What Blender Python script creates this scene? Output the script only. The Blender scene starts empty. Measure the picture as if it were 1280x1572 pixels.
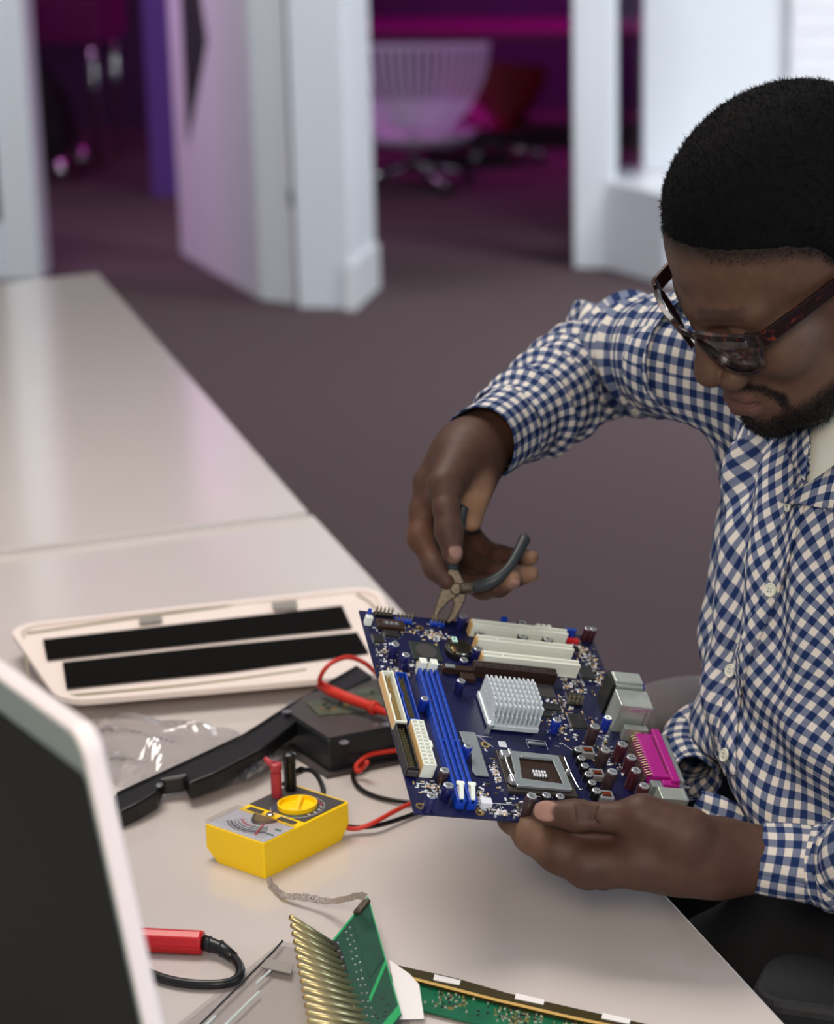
import bpy, bmesh, math, random
import numpy as np
from mathutils import Vector, Matrix
random.seed(7); np.random.seed(7)
SC = bpy.context.scene
COL = SC.collection
# ------------------------------------------------------------------ camera
FPX, CX, CY, PITCH, CAMH = 3500.0, 945.0, 786.0, math.radians(16.5), 1.54
cam_d = bpy.data.cameras.new('camera'); cam = bpy.data.objects.new('camera', cam_d); COL.objects.link(cam)
cam.location = (0, 0, CAMH); cam.rotation_euler = (math.pi/2 - PITCH, 0, 0)
cam_d.sensor_fit = 'VERTICAL'; cam_d.sensor_height = 24.0; cam_d.sensor_width = 24.0
cam_d.lens = FPX/1572*24.0; cam_d.shift_x = (640-CX)/1572; cam_d.shift_y = 0
cam_d.clip_start = 0.05; cam_d.clip_end = 60
cam_d.dof.use_dof = True; cam_d.dof.focus_distance = 1.72; cam_d.dof.aperture_fstop = 3.8
SC.camera = cam
# ------------------------------------------------------------------ world, lights, exposure
SC.view_settings.view_transform = 'Standard'; SC.view_settings.look = 'None'
SC.view_settings.gamma = 1.0; SC.view_settings.use_curve_mapping = False
SC.view_settings.exposure = 0.0
wd = bpy.data.worlds.new('world'); SC.world = wd; wd.use_nodes = True
bg = wd.node_tree.nodes['Background']; bg.inputs[0].default_value = (0.62, 0.80, 1.0, 1); bg.inputs[1].default_value = 0.5
def area(name, loc, target, size, power, color, size_y=None):
    d = bpy.data.lights.new(name, 'AREA'); d.energy = power; d.color = color; d.size = size
    if size_y: d.shape = 'RECTANGLE'; d.size_y = size_y
    o = bpy.data.objects.new(name, d); COL.objects.link(o); o.location = loc
    o.rotation_euler = (Vector(target)-Vector(loc)).to_track_quat('-Z', 'Y').to_euler()
    return o
area('warm_front_lamp', (-0.05, -0.8, 2.35), (-0.1, 1.7, 0.75), 0.7, 24, (1.0, 0.91, 0.82))
area('warm_desk_lamp', (-0.10, 0.22, 1.62), (-0.22, 1.55, 0.74), 0.22, 5.5, (1.0, 0.70, 0.42))
area('overhead_area_light', (-2.3, 6.2, 2.84), (-2.3, 8.2, 0.8), 1.0, 45, (0.94, 0.97, 1.0))  # added fill, aimed at the left white frame to brighten it; no known fitting
area('overhead_area_light', (-0.7, 2.3, 2.84), (-0.7, 2.3, 0), 1.1, 42, (1.0, 0.92, 0.85))
area('overhead_area_light', (1.6, 6.6, 2.84), (0.9, 7.4, 0.4), 1.2, 150, (0.95, 0.97, 1.0))
area('window_daylight', (3.4, 0.6, 1.9), (0.0, 1.8, 0.9), 2.2, 70, (0.66, 0.83, 1.0), 1.7)
area('magenta_room_lamp', (0.0, 11.6, 2.75), (0.3, 13.5, 0.6), 1.0, 60, (1.0, 0.03, 0.80))
area('purple_room_lamp', (-3.3, 8.9, 2.4), (-1.4, 8.1, 0.9), 0.8, 26, (0.95, 0.42, 1.0))
# ------------------------------------------------------------------ helpers
_c, _s = math.cos(PITCH), math.sin(PITCH)
C0 = np.array([0, 0, CAMH])
def ray(x, y):
    a = (x-CX)/FPX; b = (y-CY)/FPX
    return np.array([a, _c-b*_s, -_s-b*_c])
def D(x, y, t): return C0+t*ray(x, y)                      # point of the place at depth t
def PZ(x, y, z):                                          # point of the place on the level z
    r = ray(x, y); return C0+r*((z-CAMH)/r[2])
def PP(x, y, o, n):                                       # on the plane through o
    r = ray(x, y); return C0+r*(((np.asarray(o)-C0)@n)/(r@n))
def nrm(v): v = np.asarray(v, float); return v/np.linalg.norm(v)
def lin(c): return tuple(((u/255/12.92) if u/255 <= .04045 else ((u/255+.055)/1.055)**2.4) for u in c)
MATS = {}
def mat(name, rgb=(200, 200, 200), rough=.5, metal=0., spec=.5, noise=0., nscale=60., bump=0., bscale=200., trans=0., alpha=1., emit=None, es=0., coat=0., ior=1.45):
    m = bpy.data.materials.new(name); m.use_nodes = True; nt = m.node_tree; b = nt.nodes['Principled BSDF']
    c = lin(rgb)+(1,)
    b.inputs['Base Color'].default_value = c; b.inputs['Roughness'].default_value = rough; b.inputs['Metallic'].default_value = metal
    b.inputs['Specular IOR Level'].default_value = spec; b.inputs['Transmission Weight'].default_value = trans; b.inputs['Alpha'].default_value = alpha
    b.inputs['IOR'].default_value = ior; b.inputs['Coat Weight'].default_value = coat
    if emit: b.inputs['Emission Color'].default_value = lin(emit)+(1,); b.inputs['Emission Strength'].default_value = es
    if noise or bump:
        tc = nt.nodes.new('ShaderNodeTexCoord')
    if noise:
        n = nt.nodes.new('ShaderNodeTexNoise'); n.inputs['Scale'].default_value = nscale; n.inputs['Detail'].default_value = 4
        nt.links.new(tc.outputs['Object'], n.inputs['Vector'])
        r = nt.nodes.new('ShaderNodeMapRange'); r.inputs['From Min'].default_value = .25; r.inputs['From Max'].default_value = .75
        r.inputs['To Min'].default_value = 1-noise; r.inputs['To Max'].default_value = 1+noise
        nt.links.new(n.outputs['Fac'], r.inputs['Value'])
        mx = nt.nodes.new('ShaderNodeVectorMath'); mx.operation = 'SCALE'; mx.inputs[0].default_value = c[:3]
        nt.links.new(r.outputs[0], mx.inputs['Scale']); nt.links.new(mx.outputs[0], b.inputs['Base Color'])
    if bump:
        n2 = nt.nodes.new('ShaderNodeTexNoise'); n2.inputs['Scale'].default_value = bscale; n2.inputs['Detail'].default_value = 3
        nt.links.new(tc.outputs['Object'], n2.inputs['Vector'])
        bp = nt.nodes.new('ShaderNodeBump'); bp.inputs['Strength'].default_value = bump; bp.inputs['Distance'].default_value = .002
        nt.links.new(n2.outputs['Fac'], bp.inputs['Height']); nt.links.new(bp.outputs[0], b.inputs['Normal'])
    MATS[name] = m; return m
class MB:
    def __init__(s): s.v = []; s.f = []; s.m = []
    def add(s, vs, fs, mi=0):
        k = len(s.v); s.v += [tuple(map(float, p)) for p in vs]; s.f += [tuple(i+k for i in f) for f in fs]; s.m += [mi]*len(fs); return s
    def box(s, c, size, R=None, mi=0):
        c = np.asarray(c, float); h = np.asarray(size, float)/2
        q = np.array([[sx, sy, sz] for sz in (-1, 1) for sy in (-1, 1) for sx in (-1, 1)])*h
        if R is not None: q = q@np.asarray(R).T
        return s.add(q+c, [(0, 2, 3, 1), (4, 5, 7, 6), (0, 1, 5, 4), (2, 6, 7, 3), (0, 4, 6, 2), (1, 3, 7, 5)], mi)
    def slab(s, poly, off, mi=0):                         # 3d polygon pushed by vector off
        P = [np.asarray(p, float) for p in poly]; n = len(P); off = np.asarray(off, float)
        # keep outward winding
        nn = sum(np.cross(P[i]-P[0], P[(i+1) % n]-P[0]) for i in range(n))
        if nn@off > 0: P = P[::-1]
        Q = P+[p+off for p in P]
        return s.add(Q, [tuple(range(n)), tuple(range(2*n-1, n-1, -1))]+[(i, i+n, (i+1) % n+n, (i+1) % n) for i in range(n)], mi)
    def tube(s, pts, r, n=8, cap=True, mi=0):
        P = np.array(pts, float); m = len(P); r = np.broadcast_to(np.asarray(r, float), (m,)) if np.ndim(r) < 2 else r
        T = np.gradient(P, axis=0); T /= np.linalg.norm(T, axis=1)[:, None]+1e-12
        u = np.cross(T[0], [0, 0, 1.]);
        if np.linalg.norm(u) < .2: u = np.cross(T[0], [0, 1., 0])
        u /= np.linalg.norm(u); vs = []
        for i in range(m):
            u = u-T[i]*(u@T[i]); u /= np.linalg.norm(u); w = np.cross(T[i], u)
            for k in range(n):
                a = 2*math.pi*k/n; vs.append(P[i]+r[i]*(math.cos(a)*u+math.sin(a)*w))
        fs = [(i*n+k, i*n+(k+1) % n, (i+1)*n+(k+1) % n, (i+1)*n+k) for i in range(m-1) for k in range(n)]
        if cap: fs += [tuple(range(n-1, -1, -1)), tuple(range((m-1)*n, m*n))]
        return s.add(vs, fs, mi)
    def cyl(s, a, b, r, r2=None, n=12, mi=0): return s.tube([a, b], [r, r if r2 is None else r2], n, True, mi)
    def lathe(s, prof, o=(0, 0, 0), R=None, n=16, mi=0):  # prof (r,z) along local z
        o = np.asarray(o, float); vs = []
        for (r, z) in prof:
            for k in range(n):
                a = 2*math.pi*k/n; q = np.array([r*math.cos(a), r*math.sin(a), z]); vs.append(o+(q if R is None else np.asarray(R)@q))
        m = len(prof); fs = [(i*n+k, i*n+(k+1) % n, (i+1)*n+(k+1) % n, (i+1)*n+k) for i in range(m-1) for k in range(n)]
        fs += [tuple(range(n-1, -1, -1)), tuple(range((m-1)*n, m*n))]
        return s.add(vs, fs, mi)
    def mesh(s, name, mats, smooth=False):
        me = bpy.data.meshes.new(name); me.from_pydata(s.v, [], s.f)
        for m in (mats if isinstance(mats, (list, tuple)) else [mats]): me.materials.append(MATS[m] if isinstance(m, str) else m)
        me.polygons.foreach_set('material_index', s.m); me.polygons.foreach_set('use_smooth', [smooth]*len(s.f)); me.update(); return me
def Wm(o):
    return Matrix() if o is None else Wm(o.parent)@o.matrix_parent_inverse@o.matrix_basis
def link(name, me, parent=None, world=True, M=None, bevel=0., seg=2):
    o = bpy.data.objects.new(name, me); COL.objects.link(o)
    if parent is not None:
        o.parent = parent
        if world: o.matrix_parent_inverse = Wm(parent).inverted()
    if M is not None: o.matrix_basis = M
    if bevel:
        b = o.modifiers.new('edge', 'BEVEL'); b.width = bevel; b.segments = seg; b.limit_method = 'ANGLE'; b.angle_limit = math.radians(40)
        b.harden_normals = False
    return o
def obj(name, mb, mats, parent=None, smooth=False, world=True, M=None, bevel=0., seg=2): return link(name, mb.mesh(name, mats, smooth), parent, world, M, bevel, seg)
def tag(o, label, cat, group=None):
    o['label'] = label; o['category'] = cat
    if group: o['group'] = group
    return o
def thing(name, label, cat, loc, group=None):
    o = bpy.data.objects.new(name, None); COL.objects.link(o); o.location = loc; o.empty_display_size = .05
    return tag(o, label, cat, group)
def struct(o): o['kind'] = 'structure'; return o
def spline(pts, n=8):                                     # catmull-rom through pts
    P = [np.asarray(p, float) for p in pts]; P = [2*P[0]-P[1]]+P+[2*P[-1]-P[-2]]; out = []
    for i in range(1, len(P)-2):
        for k in range(n):
            t = k/n; a, b, c, d = P[i-1], P[i], P[i+1], P[i+2]
            out.append(.5*((2*b)+(c-a)*t+(2*a-5*b+4*c-d)*t*t+(3*b-a-3*c+d)*t**3))
    out.append(P[-2]); return out
# ------------------------------------------------------------------ materials
mat('carpet', (92, 78, 80), .95, spec=.1, noise=.28, nscale=160, bump=.6, bscale=300)
mat('white_paint', (232, 236, 240), .45, noise=.02, nscale=3)
mat('white_gloss', (236, 238, 240), .3)
mat('door_white', (228, 222, 230), .5)
mat('dark_vinyl', (52, 46, 52), .5)
mat('dark_glass', (16, 18, 20), .12)
mat('purple_wall', (70, 38, 78), .8, noise=.08, nscale=4)
mat('violet_wall', (96, 62, 140), .7)
mat('ceiling_white', (225, 225, 225), .8)
mat('brick_white', (238, 238, 242), .6, noise=.03, nscale=20, bump=.3, bscale=60)
mat('mortar', (205, 206, 212), .9)
mat('steel', (190, 192, 195), .28, metal=1)
mat('chrome', (215, 215, 218), .12, metal=1)
mat('tin', (196, 206, 198), .38, metal=.7, noise=.1, nscale=60)
mat('dull_steel', (98, 90, 78), .5, metal=.8, noise=.25, nscale=200, bump=.2, bscale=500)
mat('desk_white', (199, 191, 186), .12, spec=.9, noise=.012, nscale=6)
mat('desk_edge', (205, 212, 218), .35)
mat('plastic_white', (226, 224, 220), .4)
mat('shell_white', (205, 200, 215), .4)
mat('plastic_black', (13, 13, 14), .42)
mat('plastic_dark', (36, 36, 38), .45)
mat('felt_black', (14, 13, 12), .95, spec=.08, noise=.15, nscale=300)
mat('armrest_grey', (126, 116, 118), .7, noise=.06, nscale=200)
mat('fabric_black', (12, 12, 14), .9, noise=.2, nscale=300, bump=.3, bscale=600)
mat('red_shell', (84, 4, 8), .4)
mat('lid_cream', (228, 214, 206), .5, noise=.03, nscale=15)
mat('tape_grey', (140, 136, 130), .5)
mat('moulding_olive', (150, 146, 120), .55)
mat('meter_yellow', (255, 212, 2), .38)
mat('meter_face', (62, 58, 60), .55)
mat('meter_dial', (212, 212, 222), .5)
mat('print_black', (30, 28, 30), .6)
mat('print_white', (215, 215, 215), .6)
mat('print_red', (205, 50, 60), .6)
mat('print_green', (40, 130, 90), .6)
mat('print_blue', (70, 90, 150), .6)
mat('needle_red', (225, 60, 50), .5)
mat('brass', (196, 168, 112), .35, metal=1)
mat('gold_pin', (166, 156, 116), .32, metal=.7)
mat('plug_red', (168, 52, 62), .45)
mat('lead_red', (196, 46, 30), .45)
mat('lead_black', (12, 12, 13), .35)
mat('probe_red', (190, 22, 28), .3)
mat('braid', (176, 166, 160), .4, metal=.7, noise=.5, nscale=600, bump=.8, bscale=900)
mat('pcb_green', (8, 92, 62), .35, noise=.25, nscale=60)
mat('pcb_green_dark', (14, 66, 50), .5, spec=.3, noise=.2, nscale=50)
mat('pcb_green_bright', (10, 150, 84), .4)
mat('pcb_olive', (64, 56, 24), .35, metal=.3)
mat('pcb_amber', (196, 160, 90), .4)
mat('pcb_caddy', (74, 80, 66), .5, noise=.3, nscale=120)
mat('solder', (205, 205, 200), .25, metal=1)
mat('caddy', (66, 60, 60), .5, noise=.1, nscale=80)
mat('caddy_side', (22, 24, 28), .45)
mat('label_white', (225, 222, 220), .6)
mat('monitor_dark', (30, 32, 32), .75, spec=.2)
mat('monitor_edge', (226, 218, 220), .4)
mat('monitor_bezel', (130, 146, 142), .45)
def glassy(name, tint, refl_rough=.05, base=.06, thick=1.):
    m = bpy.data.materials.new(name); m.use_nodes = True; nt = m.node_tree; nt.nodes.clear()
    o = nt.nodes.new('ShaderNodeOutputMaterial'); t = nt.nodes.new('ShaderNodeBsdfTransparent'); g = nt.nodes.new('ShaderNodeBsdfGlossy')
    t.inputs[0].default_value = tint+(1,); g.inputs['Roughness'].default_value = refl_rough
    lw = nt.nodes.new("ShaderNodeLayerWeight"); f = nt.nodes.new("ShaderNodeMath"); f.operation = "POWER"; f.inputs[1].default_value = 4.0; nt.links.new(lw.outputs["Facing"], f.inputs[0])
    a = nt.nodes.new('ShaderNodeMath'); a.operation = 'MULTIPLY_ADD'; a.inputs[1].default_value = thick; a.inputs[2].default_value = base
    a.use_clamp = True
    mx = nt.nodes.new('ShaderNodeMixShader'); nt.links.new(f.outputs[0], a.inputs[0]); nt.links.new(a.outputs[0], mx.inputs[0])
    nt.links.new(t.outputs[0], mx.inputs[1]); nt.links.new(g.outputs[0], mx.inputs[2]); nt.links.new(mx.outputs[0], o.inputs[0])
    MATS[name] = m; return m
glassy('lens_glass', (.80, .78, .76))
glassy('clear_plastic', (.95, .95, .95), .08, .05)
glassy('film', (.93, .925, .93), .10, .16, 1.2)
glassy('window_glass', (.75, .78, .8), .03, .04)
# ------------------------------------------------------------------ the setting
struct(obj('floor', MB().box((-.5, 6, -.05), (13, 17, .1)), 'carpet'))
struct(obj('ceiling', MB().box((-.5, 6.6, 2.95), (13, 15.6, .1)), 'ceiling_white'))
struct(obj('wall_back', MB().box((-.5, 13.6, 1.45), (13, .1, 2.9)), 'purple_wall'))
struct(obj('wall_left', MB().box((-6.0, 6.6, 1.45), (.1, 13.9, 2.9)), 'white_paint'))
# left glazed partition stile (window_1)
A0 = PZ(70, 425, 0); 
w1 = struct(bpy.data.objects.new('window_1', None)); COL.objects.link(w1); w1.location = (-2.2, 8.2, 0)
sx = A0[0]; sy = A0[1]
obj('stile', MB().box((sx-.065, sy+.01, 1.45), (.13, .16, 2.9)), 'white_gloss', w1, bevel=.006)
obj('sill', MB().box((sx-.13-.75, sy+.01, .10), (1.5, .16, .2)), 'white_paint', w1, bevel=.006)
obj('pane', MB().box((sx-.13-.75, sy+.04, 1.5), (1.5, .012, 2.6)), 'dark_glass', w1)
# pale pivot door standing open (door_1) and its post (trim_1)
a = PZ(278, 390, 0); b = PZ(398, 460, 0); c = PZ(452, 467, 0)
dd = nrm(b-a); dn = nrm(np.array([dd[1], -dd[0], 0]));
if dn@(c-b) < 0: dn = -dn
th = abs((c-b)@dn)
d1 = struct(bpy.data.objects.new('door_1', None)); COL.objects.link(d1); d1.location = b
leaf = MB().slab([a, b, b+np.array([0, 0, 2.6]), a+np.array([0, 0, 2.6])], dn*.05); obj('leaf', leaf, 'door_white', d1, bevel=.004)
edge = MB().slab([b-dd*.012+[0, 0, 0], c-dd*.012, c+dd*.02, b+dd*.02], (0, 0, 2.6)); obj('leaf_edge', edge, 'white_gloss', d1, bevel=.006)
pol = [PP(x, y, a, dn)-dn*.004 for x, y in [(276, -60), (300, -60), (318, 62), (289, 222)]]
obj('vision_panel', MB().slab(pol, dn*.003), 'dark_vinyl', d1)
hq = D(449, 303, 7.72); obj('hinge', MB().cyl(hq-[0, 0, .03], hq+[0, 0, .03], .014), 'dull_steel', d1, smooth=True)
p0 = PZ(457, 474, 0); p1 = PZ(541, 476, 0); p2_ = PZ(579, 441, 0)
post = MB().slab([p0, p1, p2_, p0+(p2_-p1)], (0, 0, 2.9)); t1 = struct(obj('trim_1', post, 'white_paint', bevel=.008))
sk0 = p1+(p1-p0)*-.12; 
obj('skirting', MB().slab([sk0-[0, .012, 0], p1+[.012, -.012, 0], p2_+[.012, 0, 0], sk0+(p2_-p1)], (0, 0, .16)), 'white_gloss', t1)
# right white glazed frame (window_2)
q0 = PZ(880, 413, 0); q1 = PZ(936, 436, 0); q2 = PZ(1060, 442, 0)
w2 = struct(bpy.data.objects.new('window_2', None)); COL.objects.link(w2); w2.location = q1
def up(p, z): return np.array([p[0], p[1], z])
fd = nrm(np.array([1., -.10, 0])); fn = np.array([-fd[1], fd[0], 0])          # frame runs right, faces the camera
zs = float(PP(930, 336, q0, fn)[2])                                         # front lip of the deep sill
ql = PP(880, 413, q0, fn); qs = PP(944, 300, q0, fn); qr = ql+fd*2.2
dep = .30
obj('stile', MB().slab([up(ql, 0), up(qs, 0), up(qs, 2.9), up(ql, 2.9)], fn*.12), 'white_paint', w2, bevel=.01)
lip0 = PP(930, 336, q0, fn); lip1 = PP(1030, 408, q0, fn)
# low parapet whose top slopes in plan: its front face leans across the opening
g0 = up(qs, 0); back = g0+fn*.12
obj('parapet', MB().slab([g0-fd*.03, PZ(1020, 440, 0), PZ(1020, 440, 0)+fd*1.2, back+fd*1.6, back], (0, 0, .30)), 'white_paint', w2, bevel=.01)
obj('sill', MB().slab([up(g0, .30)-fd*.02-fn*.01, up(PZ(1020, 440, 0), .30)-fn*.015, up(PZ(1020, 440, 0)+fd*1.2, .30)-fn*.015, up(back+fd*1.6, .30)+fn*.3, up(back, .30)+fn*.3], (0, 0, .03)), 'white_gloss', w2, bevel=.006)
jm = PP(985, 283, q0+fn*.25, fn); 
obj('jamb', MB().slab([up(jm, .33), up(jm+fd*.55, .33), up(jm+fd*.55, 2.9), up(jm, 2.9)], fn*.2), 'white_paint', w2, bevel=.012)
obj('glass', MB().slab([up(qs, .33)+fn*.06, up(jm, .33)-fn*.19, up(jm, 2.9)-fn*.19, up(qs, 2.9)+fn*.06], fn*.008), 'window_glass', w2)
# white brick wall on the right, one brick a piece where it shows
r0 = jm+fd*.55-fn*.05
wr = struct(obj('wall_right', MB().slab([up(r0, 0)+fn*.02, up(r0+fd*3.2, 0)+fn*.02, up(r0+fd*3.2, 2.9)+fn*.02, up(r0, 2.9)+fn*.02], fn*.15), 'mortar'))
bm_ = MB().box((0, 0, 0), (.2225, .03, .0755)).mesh('brick', 'brick_white'); k = 0
Rb = Matrix(((fd[0], fn[0], 0, 0), (fd[1], fn[1], 0, 0), (0, 0, 1, 0), (0, 0, 0, 1)))
for row in range(8, 30):
    for q in range(0, 8):
        p = r0+fd*(.11+q*.225+(.11 if row % 2 else 0))+fn*(.006+random.uniform(-.0015, .0015)); z = .04+row*.078
        link('brick', bm_, wr, M=Matrix.Translation((p[0], p[1], z))@Rb)
    if row % 2: p = r0+fd*.055+fn*.006; link('brick', bm_, wr, M=Matrix.Translation((p[0], p[1], .04+row*.078))@Rb@Matrix.Diagonal((.49, 1, 1, 1)))
# inner room: violet return wall at the left, blue-grey panel
v0 = D(226, 300, 10.3); 
struct(obj('trim_2', MB().box((v0[0]+.15, v0[1], 1.45), (.20, .25, 2.9)), 'violet_wall'))
struct(obj('wall_inner', MB().box((v0[0]-.6, v0[1]+2.4, 1.45), (2.4, .1, 2.9)), 'purple_wall'))
# ------------------------------------------------------------------ furniture in the inner room
def shell_chair(name, loc, ang, mshell, label, s=1., slats=True, sz=1.):
    t = thing(name, label, 'chair', loc)
    R = np.array([[math.cos(ang), -math.sin(ang), 0], [math.sin(ang), math.cos(ang), 0], [0, 0, 1]])
    L = lambda p: np.asarray(loc)+R@(np.asarray(p)*s)
    # back shell facing -y seen from behind : curved sheet with vertical slots
    mb = MB(); N = 22
    def sh(u, v):   # u -1..1 across, v 0 bottom .. 1 top
        w = .36*(1-.55*(1-v)**2.2); x = w*math.sin(u*1.25)/math.sin(1.25); y = -.22*(1-math.cos(u*1.25))*1.6+.10*v
        z = (.30+.52*v+.03*abs(u)**2)*sz
        return L((x, y, z))
    def patch(u0, u1, v0, v1, nv=6):
        vs = []; fs = []
        for i in range(nv+1):
            v = v0+(v1-v0)*i/nv
            a_, b_ = sh(u0, v), sh(u1, v); n_ = R@np.array([0, .012*s, 0]); vs += [a_, b_, b_+n_, a_+n_]
        for i in range(nv):
            k = i*4
            for e in range(4): fs.append((k+e, k+(e+1) % 4, k+4+(e+1) % 4, k+4+e))
        fs += [(3, 2, 1, 0), (nv*4, nv*4+1, nv*4+2, nv*4+3)]
        mb.add(vs, fs)
    for i in range(N):
        u0 = -1+2*i/N; u1 = -1+2*(i+1)/N
        if slats: patch(u0, u0+(u1-u0)*.62, .36, .93)
        else: patch(u0, u1, .36, .93)
        patch(u0, u1, .93, 1., 1); patch(u0, u1, 0, .36, 4)
    obj('shell', mb, mshell, t, smooth=False)
    st = MB(); prof = [(.02, .30), (.10, .31), (.24, .345), (.30, .40), (.29, .405), (.10, .36), (.0, .355)]
    st.lathe([(r*s, (z-.06)*s*sz) for r, z in prof], L((0, -.22, 0))-[0, 0, 0], n=24); obj('seat', st, mshell, t, smooth=True)
    obj('post', MB().cyl(L((0, -.2, .10)), L((0, -.2, .32*sz)), .022*s, n=10), 'chrome', t, smooth=True)
    for k in range(4):
        a_ = k*math.pi/2+.5; e = L((.3*math.cos(a_), -.2+.3*math.sin(a_), .045)); m = L((0, -.2, .10))
        f_ = obj('foot', MB().tube([m, (m+e)/2+[0, 0, .004], e], [.02*s, .017*s, .014*s], 8), 'chrome', t, smooth=True)
        obj('glide', MB().lathe([(.001, 0), (.028*s, .008), (.028*s, .03), (.014*s, .045)], e-[0, 0, .045], n=10), 'plastic_dark', f_, smooth=True)
    return t
cp = PZ(628, 290, 0); shell_chair('shell_chair', (cp[0], cp[1]+.25, 0), .08, 'shell_white', 'white slatted shell chair on a chrome star base beyond the open doorway', 1.0, True, .76)
cq = PZ(800, 245, 0); shell_chair('shell_chair', (cq[0]-.05, cq[1]+.1, 0), -.7, 'red_shell', 'dark red chair standing behind the white slatted chair in the magenta room', .92, False, .6)
ck = PZ(120, 305, 0)
lc = thing('lounge_chair', 'black slope-backed chair in the dark purple room at the left', 'chair', (ck[0]-.2, ck[1]+.3, 0))
B = np.array([ck[0]-.35, ck[1]+.35, 0])
prof = [(-.5, .10), (-.5, .92), (-.36, .94), (-.08, .64), (.12, .40), (.17, .20), (.14, .10)]
obj('body', MB().slab([B+[x, 0, z] for x, z in prof], (0, .55, 0)), 'fabric_black', lc, bevel=.04, seg=3)
for x in (-.42, .18):
    for y in (.06, .49): obj('leg', MB().cyl(B+[x, y, 0], B+[x, y, .12], .02), 'chrome', lc, smooth=True)
obj('cushion', MB().box(B+[-.42, -.01, .66], (.16, .03, .34)), 'violet_wall', lc, bevel=.01)
def table(name, label, c, size, h, m, legs='chrome', th=.04):
    t = thing(name, label, 'table', (c[0], c[1], 0))
    obj('tabletop', MB().box((c[0], c[1], h-th/2), (size[0], size[1], th)), m, t, bevel=.006)
    for x in (-1, 1):
        for y in (-1, 1): obj('leg', MB().cyl((c[0]+x*(size[0]/2-.06), c[1]+y*(size[1]/2-.06), 0), (c[0]+x*(size[0]/2-.06), c[1]+y*(size[1]/2-.06), h-.04), .02), legs, t, smooth=True)
    return t
mat('magenta_top', (118, 18, 92), .4); mat('crimson_top', (150, 20, 60), .4)
table('meeting_table', 'magenta lit table behind the white slatted chair', (cp[0]+.55, cp[1]+1.75), (2.2, .9), .60, 'magenta_top')
table('side_table', 'violet table edge in the dark room at the far left', (-2.75, 11.3), (.62, .6), .80, 'magenta_top', 'chrome', .20)
# ------------------------------------------------------------------ the two desks
TZ = .74
def desk(label, poly, h, legs):
    cpt = np.mean(poly, axis=0); t = thing('desk', label, 'desk', (cpt[0], cpt[1], 0), 'white desks pushed together')
    obj('desktop', MB().slab([up(p, h) for p in poly], (0, 0, -.022)), 'desk_white', t, bevel=.0012)
    for l in legs:
        f = obj('leg', MB().box((l[0], l[1], (h-.022)/2+.01), (.05, .05, h-.022-.02)), 'steel', t, bevel=.003)
        obj('foot', MB().cyl((l[0], l[1], 0), (l[0], l[1], .02), .022, n=12), 'plastic_dark', f)
    ins = [p+(cpt-p)*.12 for p in poly]
    fr = MB()
    for i in range(len(ins)):
        a_, b_ = up(ins[i], h-.05), up(ins[(i+1) % len(ins)], h-.05); d_ = nrm(b_-a_); n_ = np.array([-d_[1], d_[0], 0])*.015
        fr.slab([a_-n_, b_-n_, b_+n_, a_+n_], (0, 0, .027))
    obj('under_frame', fr, 'steel', t)
    return t
A = PZ(480, 790, TZ); B_ = PZ(1205, 1572, TZ); ed = nrm(B_-A); sd = nrm(PZ(0, 848, TZ)-A)
near = [A, A+ed*1.75, A+ed*1.75+sd*1.5, A+sd*1.5]
in_ = lambda P: [p+(np.mean(P, axis=0)-p)*.16 for p in P]
desk('white desk nearer the camera, strewn with dismantled electronics', near, TZ, in_(near))
FZ = TZ+.008
F1 = PZ(472, 784, FZ); F2 = PZ(150, 418, FZ); F3 = PZ(0, 435, FZ); s1 = nrm(PZ(0, 844, FZ)-F1); s2 = nrm(F3-F2)
far = [F2, F1, F1+s1*1.5, F2+s2*1.5]
desk('bare white desk behind, reflecting the pink room', far, FZ, in_(far))
# ------------------------------------------------------------------ laptop lid back plate with two black strips
lz = TZ+.03
TLp, TRp, BRp, BLp = PZ(10, 962, lz), PZ(580, 900, lz), PZ(640, 1032, TZ+.02), PZ(92, 1080, TZ+.02)
lid = thing('laptop_lid', 'cream inside of a laptop lid with two wide black strips, lying on the near desk', 'laptop lid', tuple((TLp+BRp)/2-[0, 0, .02]))
def bil(u, v, off=0.): # u 0 left..1 right ; v 0 top .. 1 bottom
    p = (TLp*(1-u)+TRp*u)*(1-v)+(BLp*(1-u)+BRp*u)*v; return p+np.array([0, 0, off])
def rrect(r, u0=0, u1=1, v0=0, v1=1, asp=.62, n=5):
    out = []
    for (cx, cy, a0) in ((u0+r*asp, v0+r, math.pi), (u1-r*asp, v0+r, 1.5*math.pi), (u1-r*asp, v1-r, 0), (u0+r*asp, v1-r, .5*math.pi)):
        for k in range(n+1):
            a_ = a0+k*math.pi/2/n; out.append((cx+r*asp*math.cos(a_), cy+r*math.sin(a_)))
    return out
ring = rrect(.13); inn = rrect(.11, .02, .98, .035, .965)
mb = MB(); n_ = len(ring)
V = [bil(u, v, .0015) for u, v in ring]+[bil(u, v, .0015) for u, v in inn]+[bil(u, v, -.002) for u, v in inn]+[bil(u, v, -.004) for u, v in ring]
F = []
for i in range(n_):
    j = (i+1) % n_
    F += [(i, j, n_+j, n_+i), (n_+i, n_+j, 2*n_+j, 2*n_+i), (3*n_+i, 3*n_+j, j, i)]
F += [tuple(range(2*n_, 3*n_)), tuple(range(4*n_-1, 3*n_-1, -1))]
mb.add(V, [f[::-1] for f in F]); obj('shell', mb, 'lid_cream', lid)
def lidpix(pts, off, th_, name, m):
    o = bil(.5, .5, off); nn = nrm(np.cross(TRp-TLp, BLp-TLp)); nn = nn if nn[2] > 0 else -nn
    P = [PP(x, y, o, nn) for x, y in pts]; return obj(name, MB().slab(P, nn*th_), m, lid)
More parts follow.
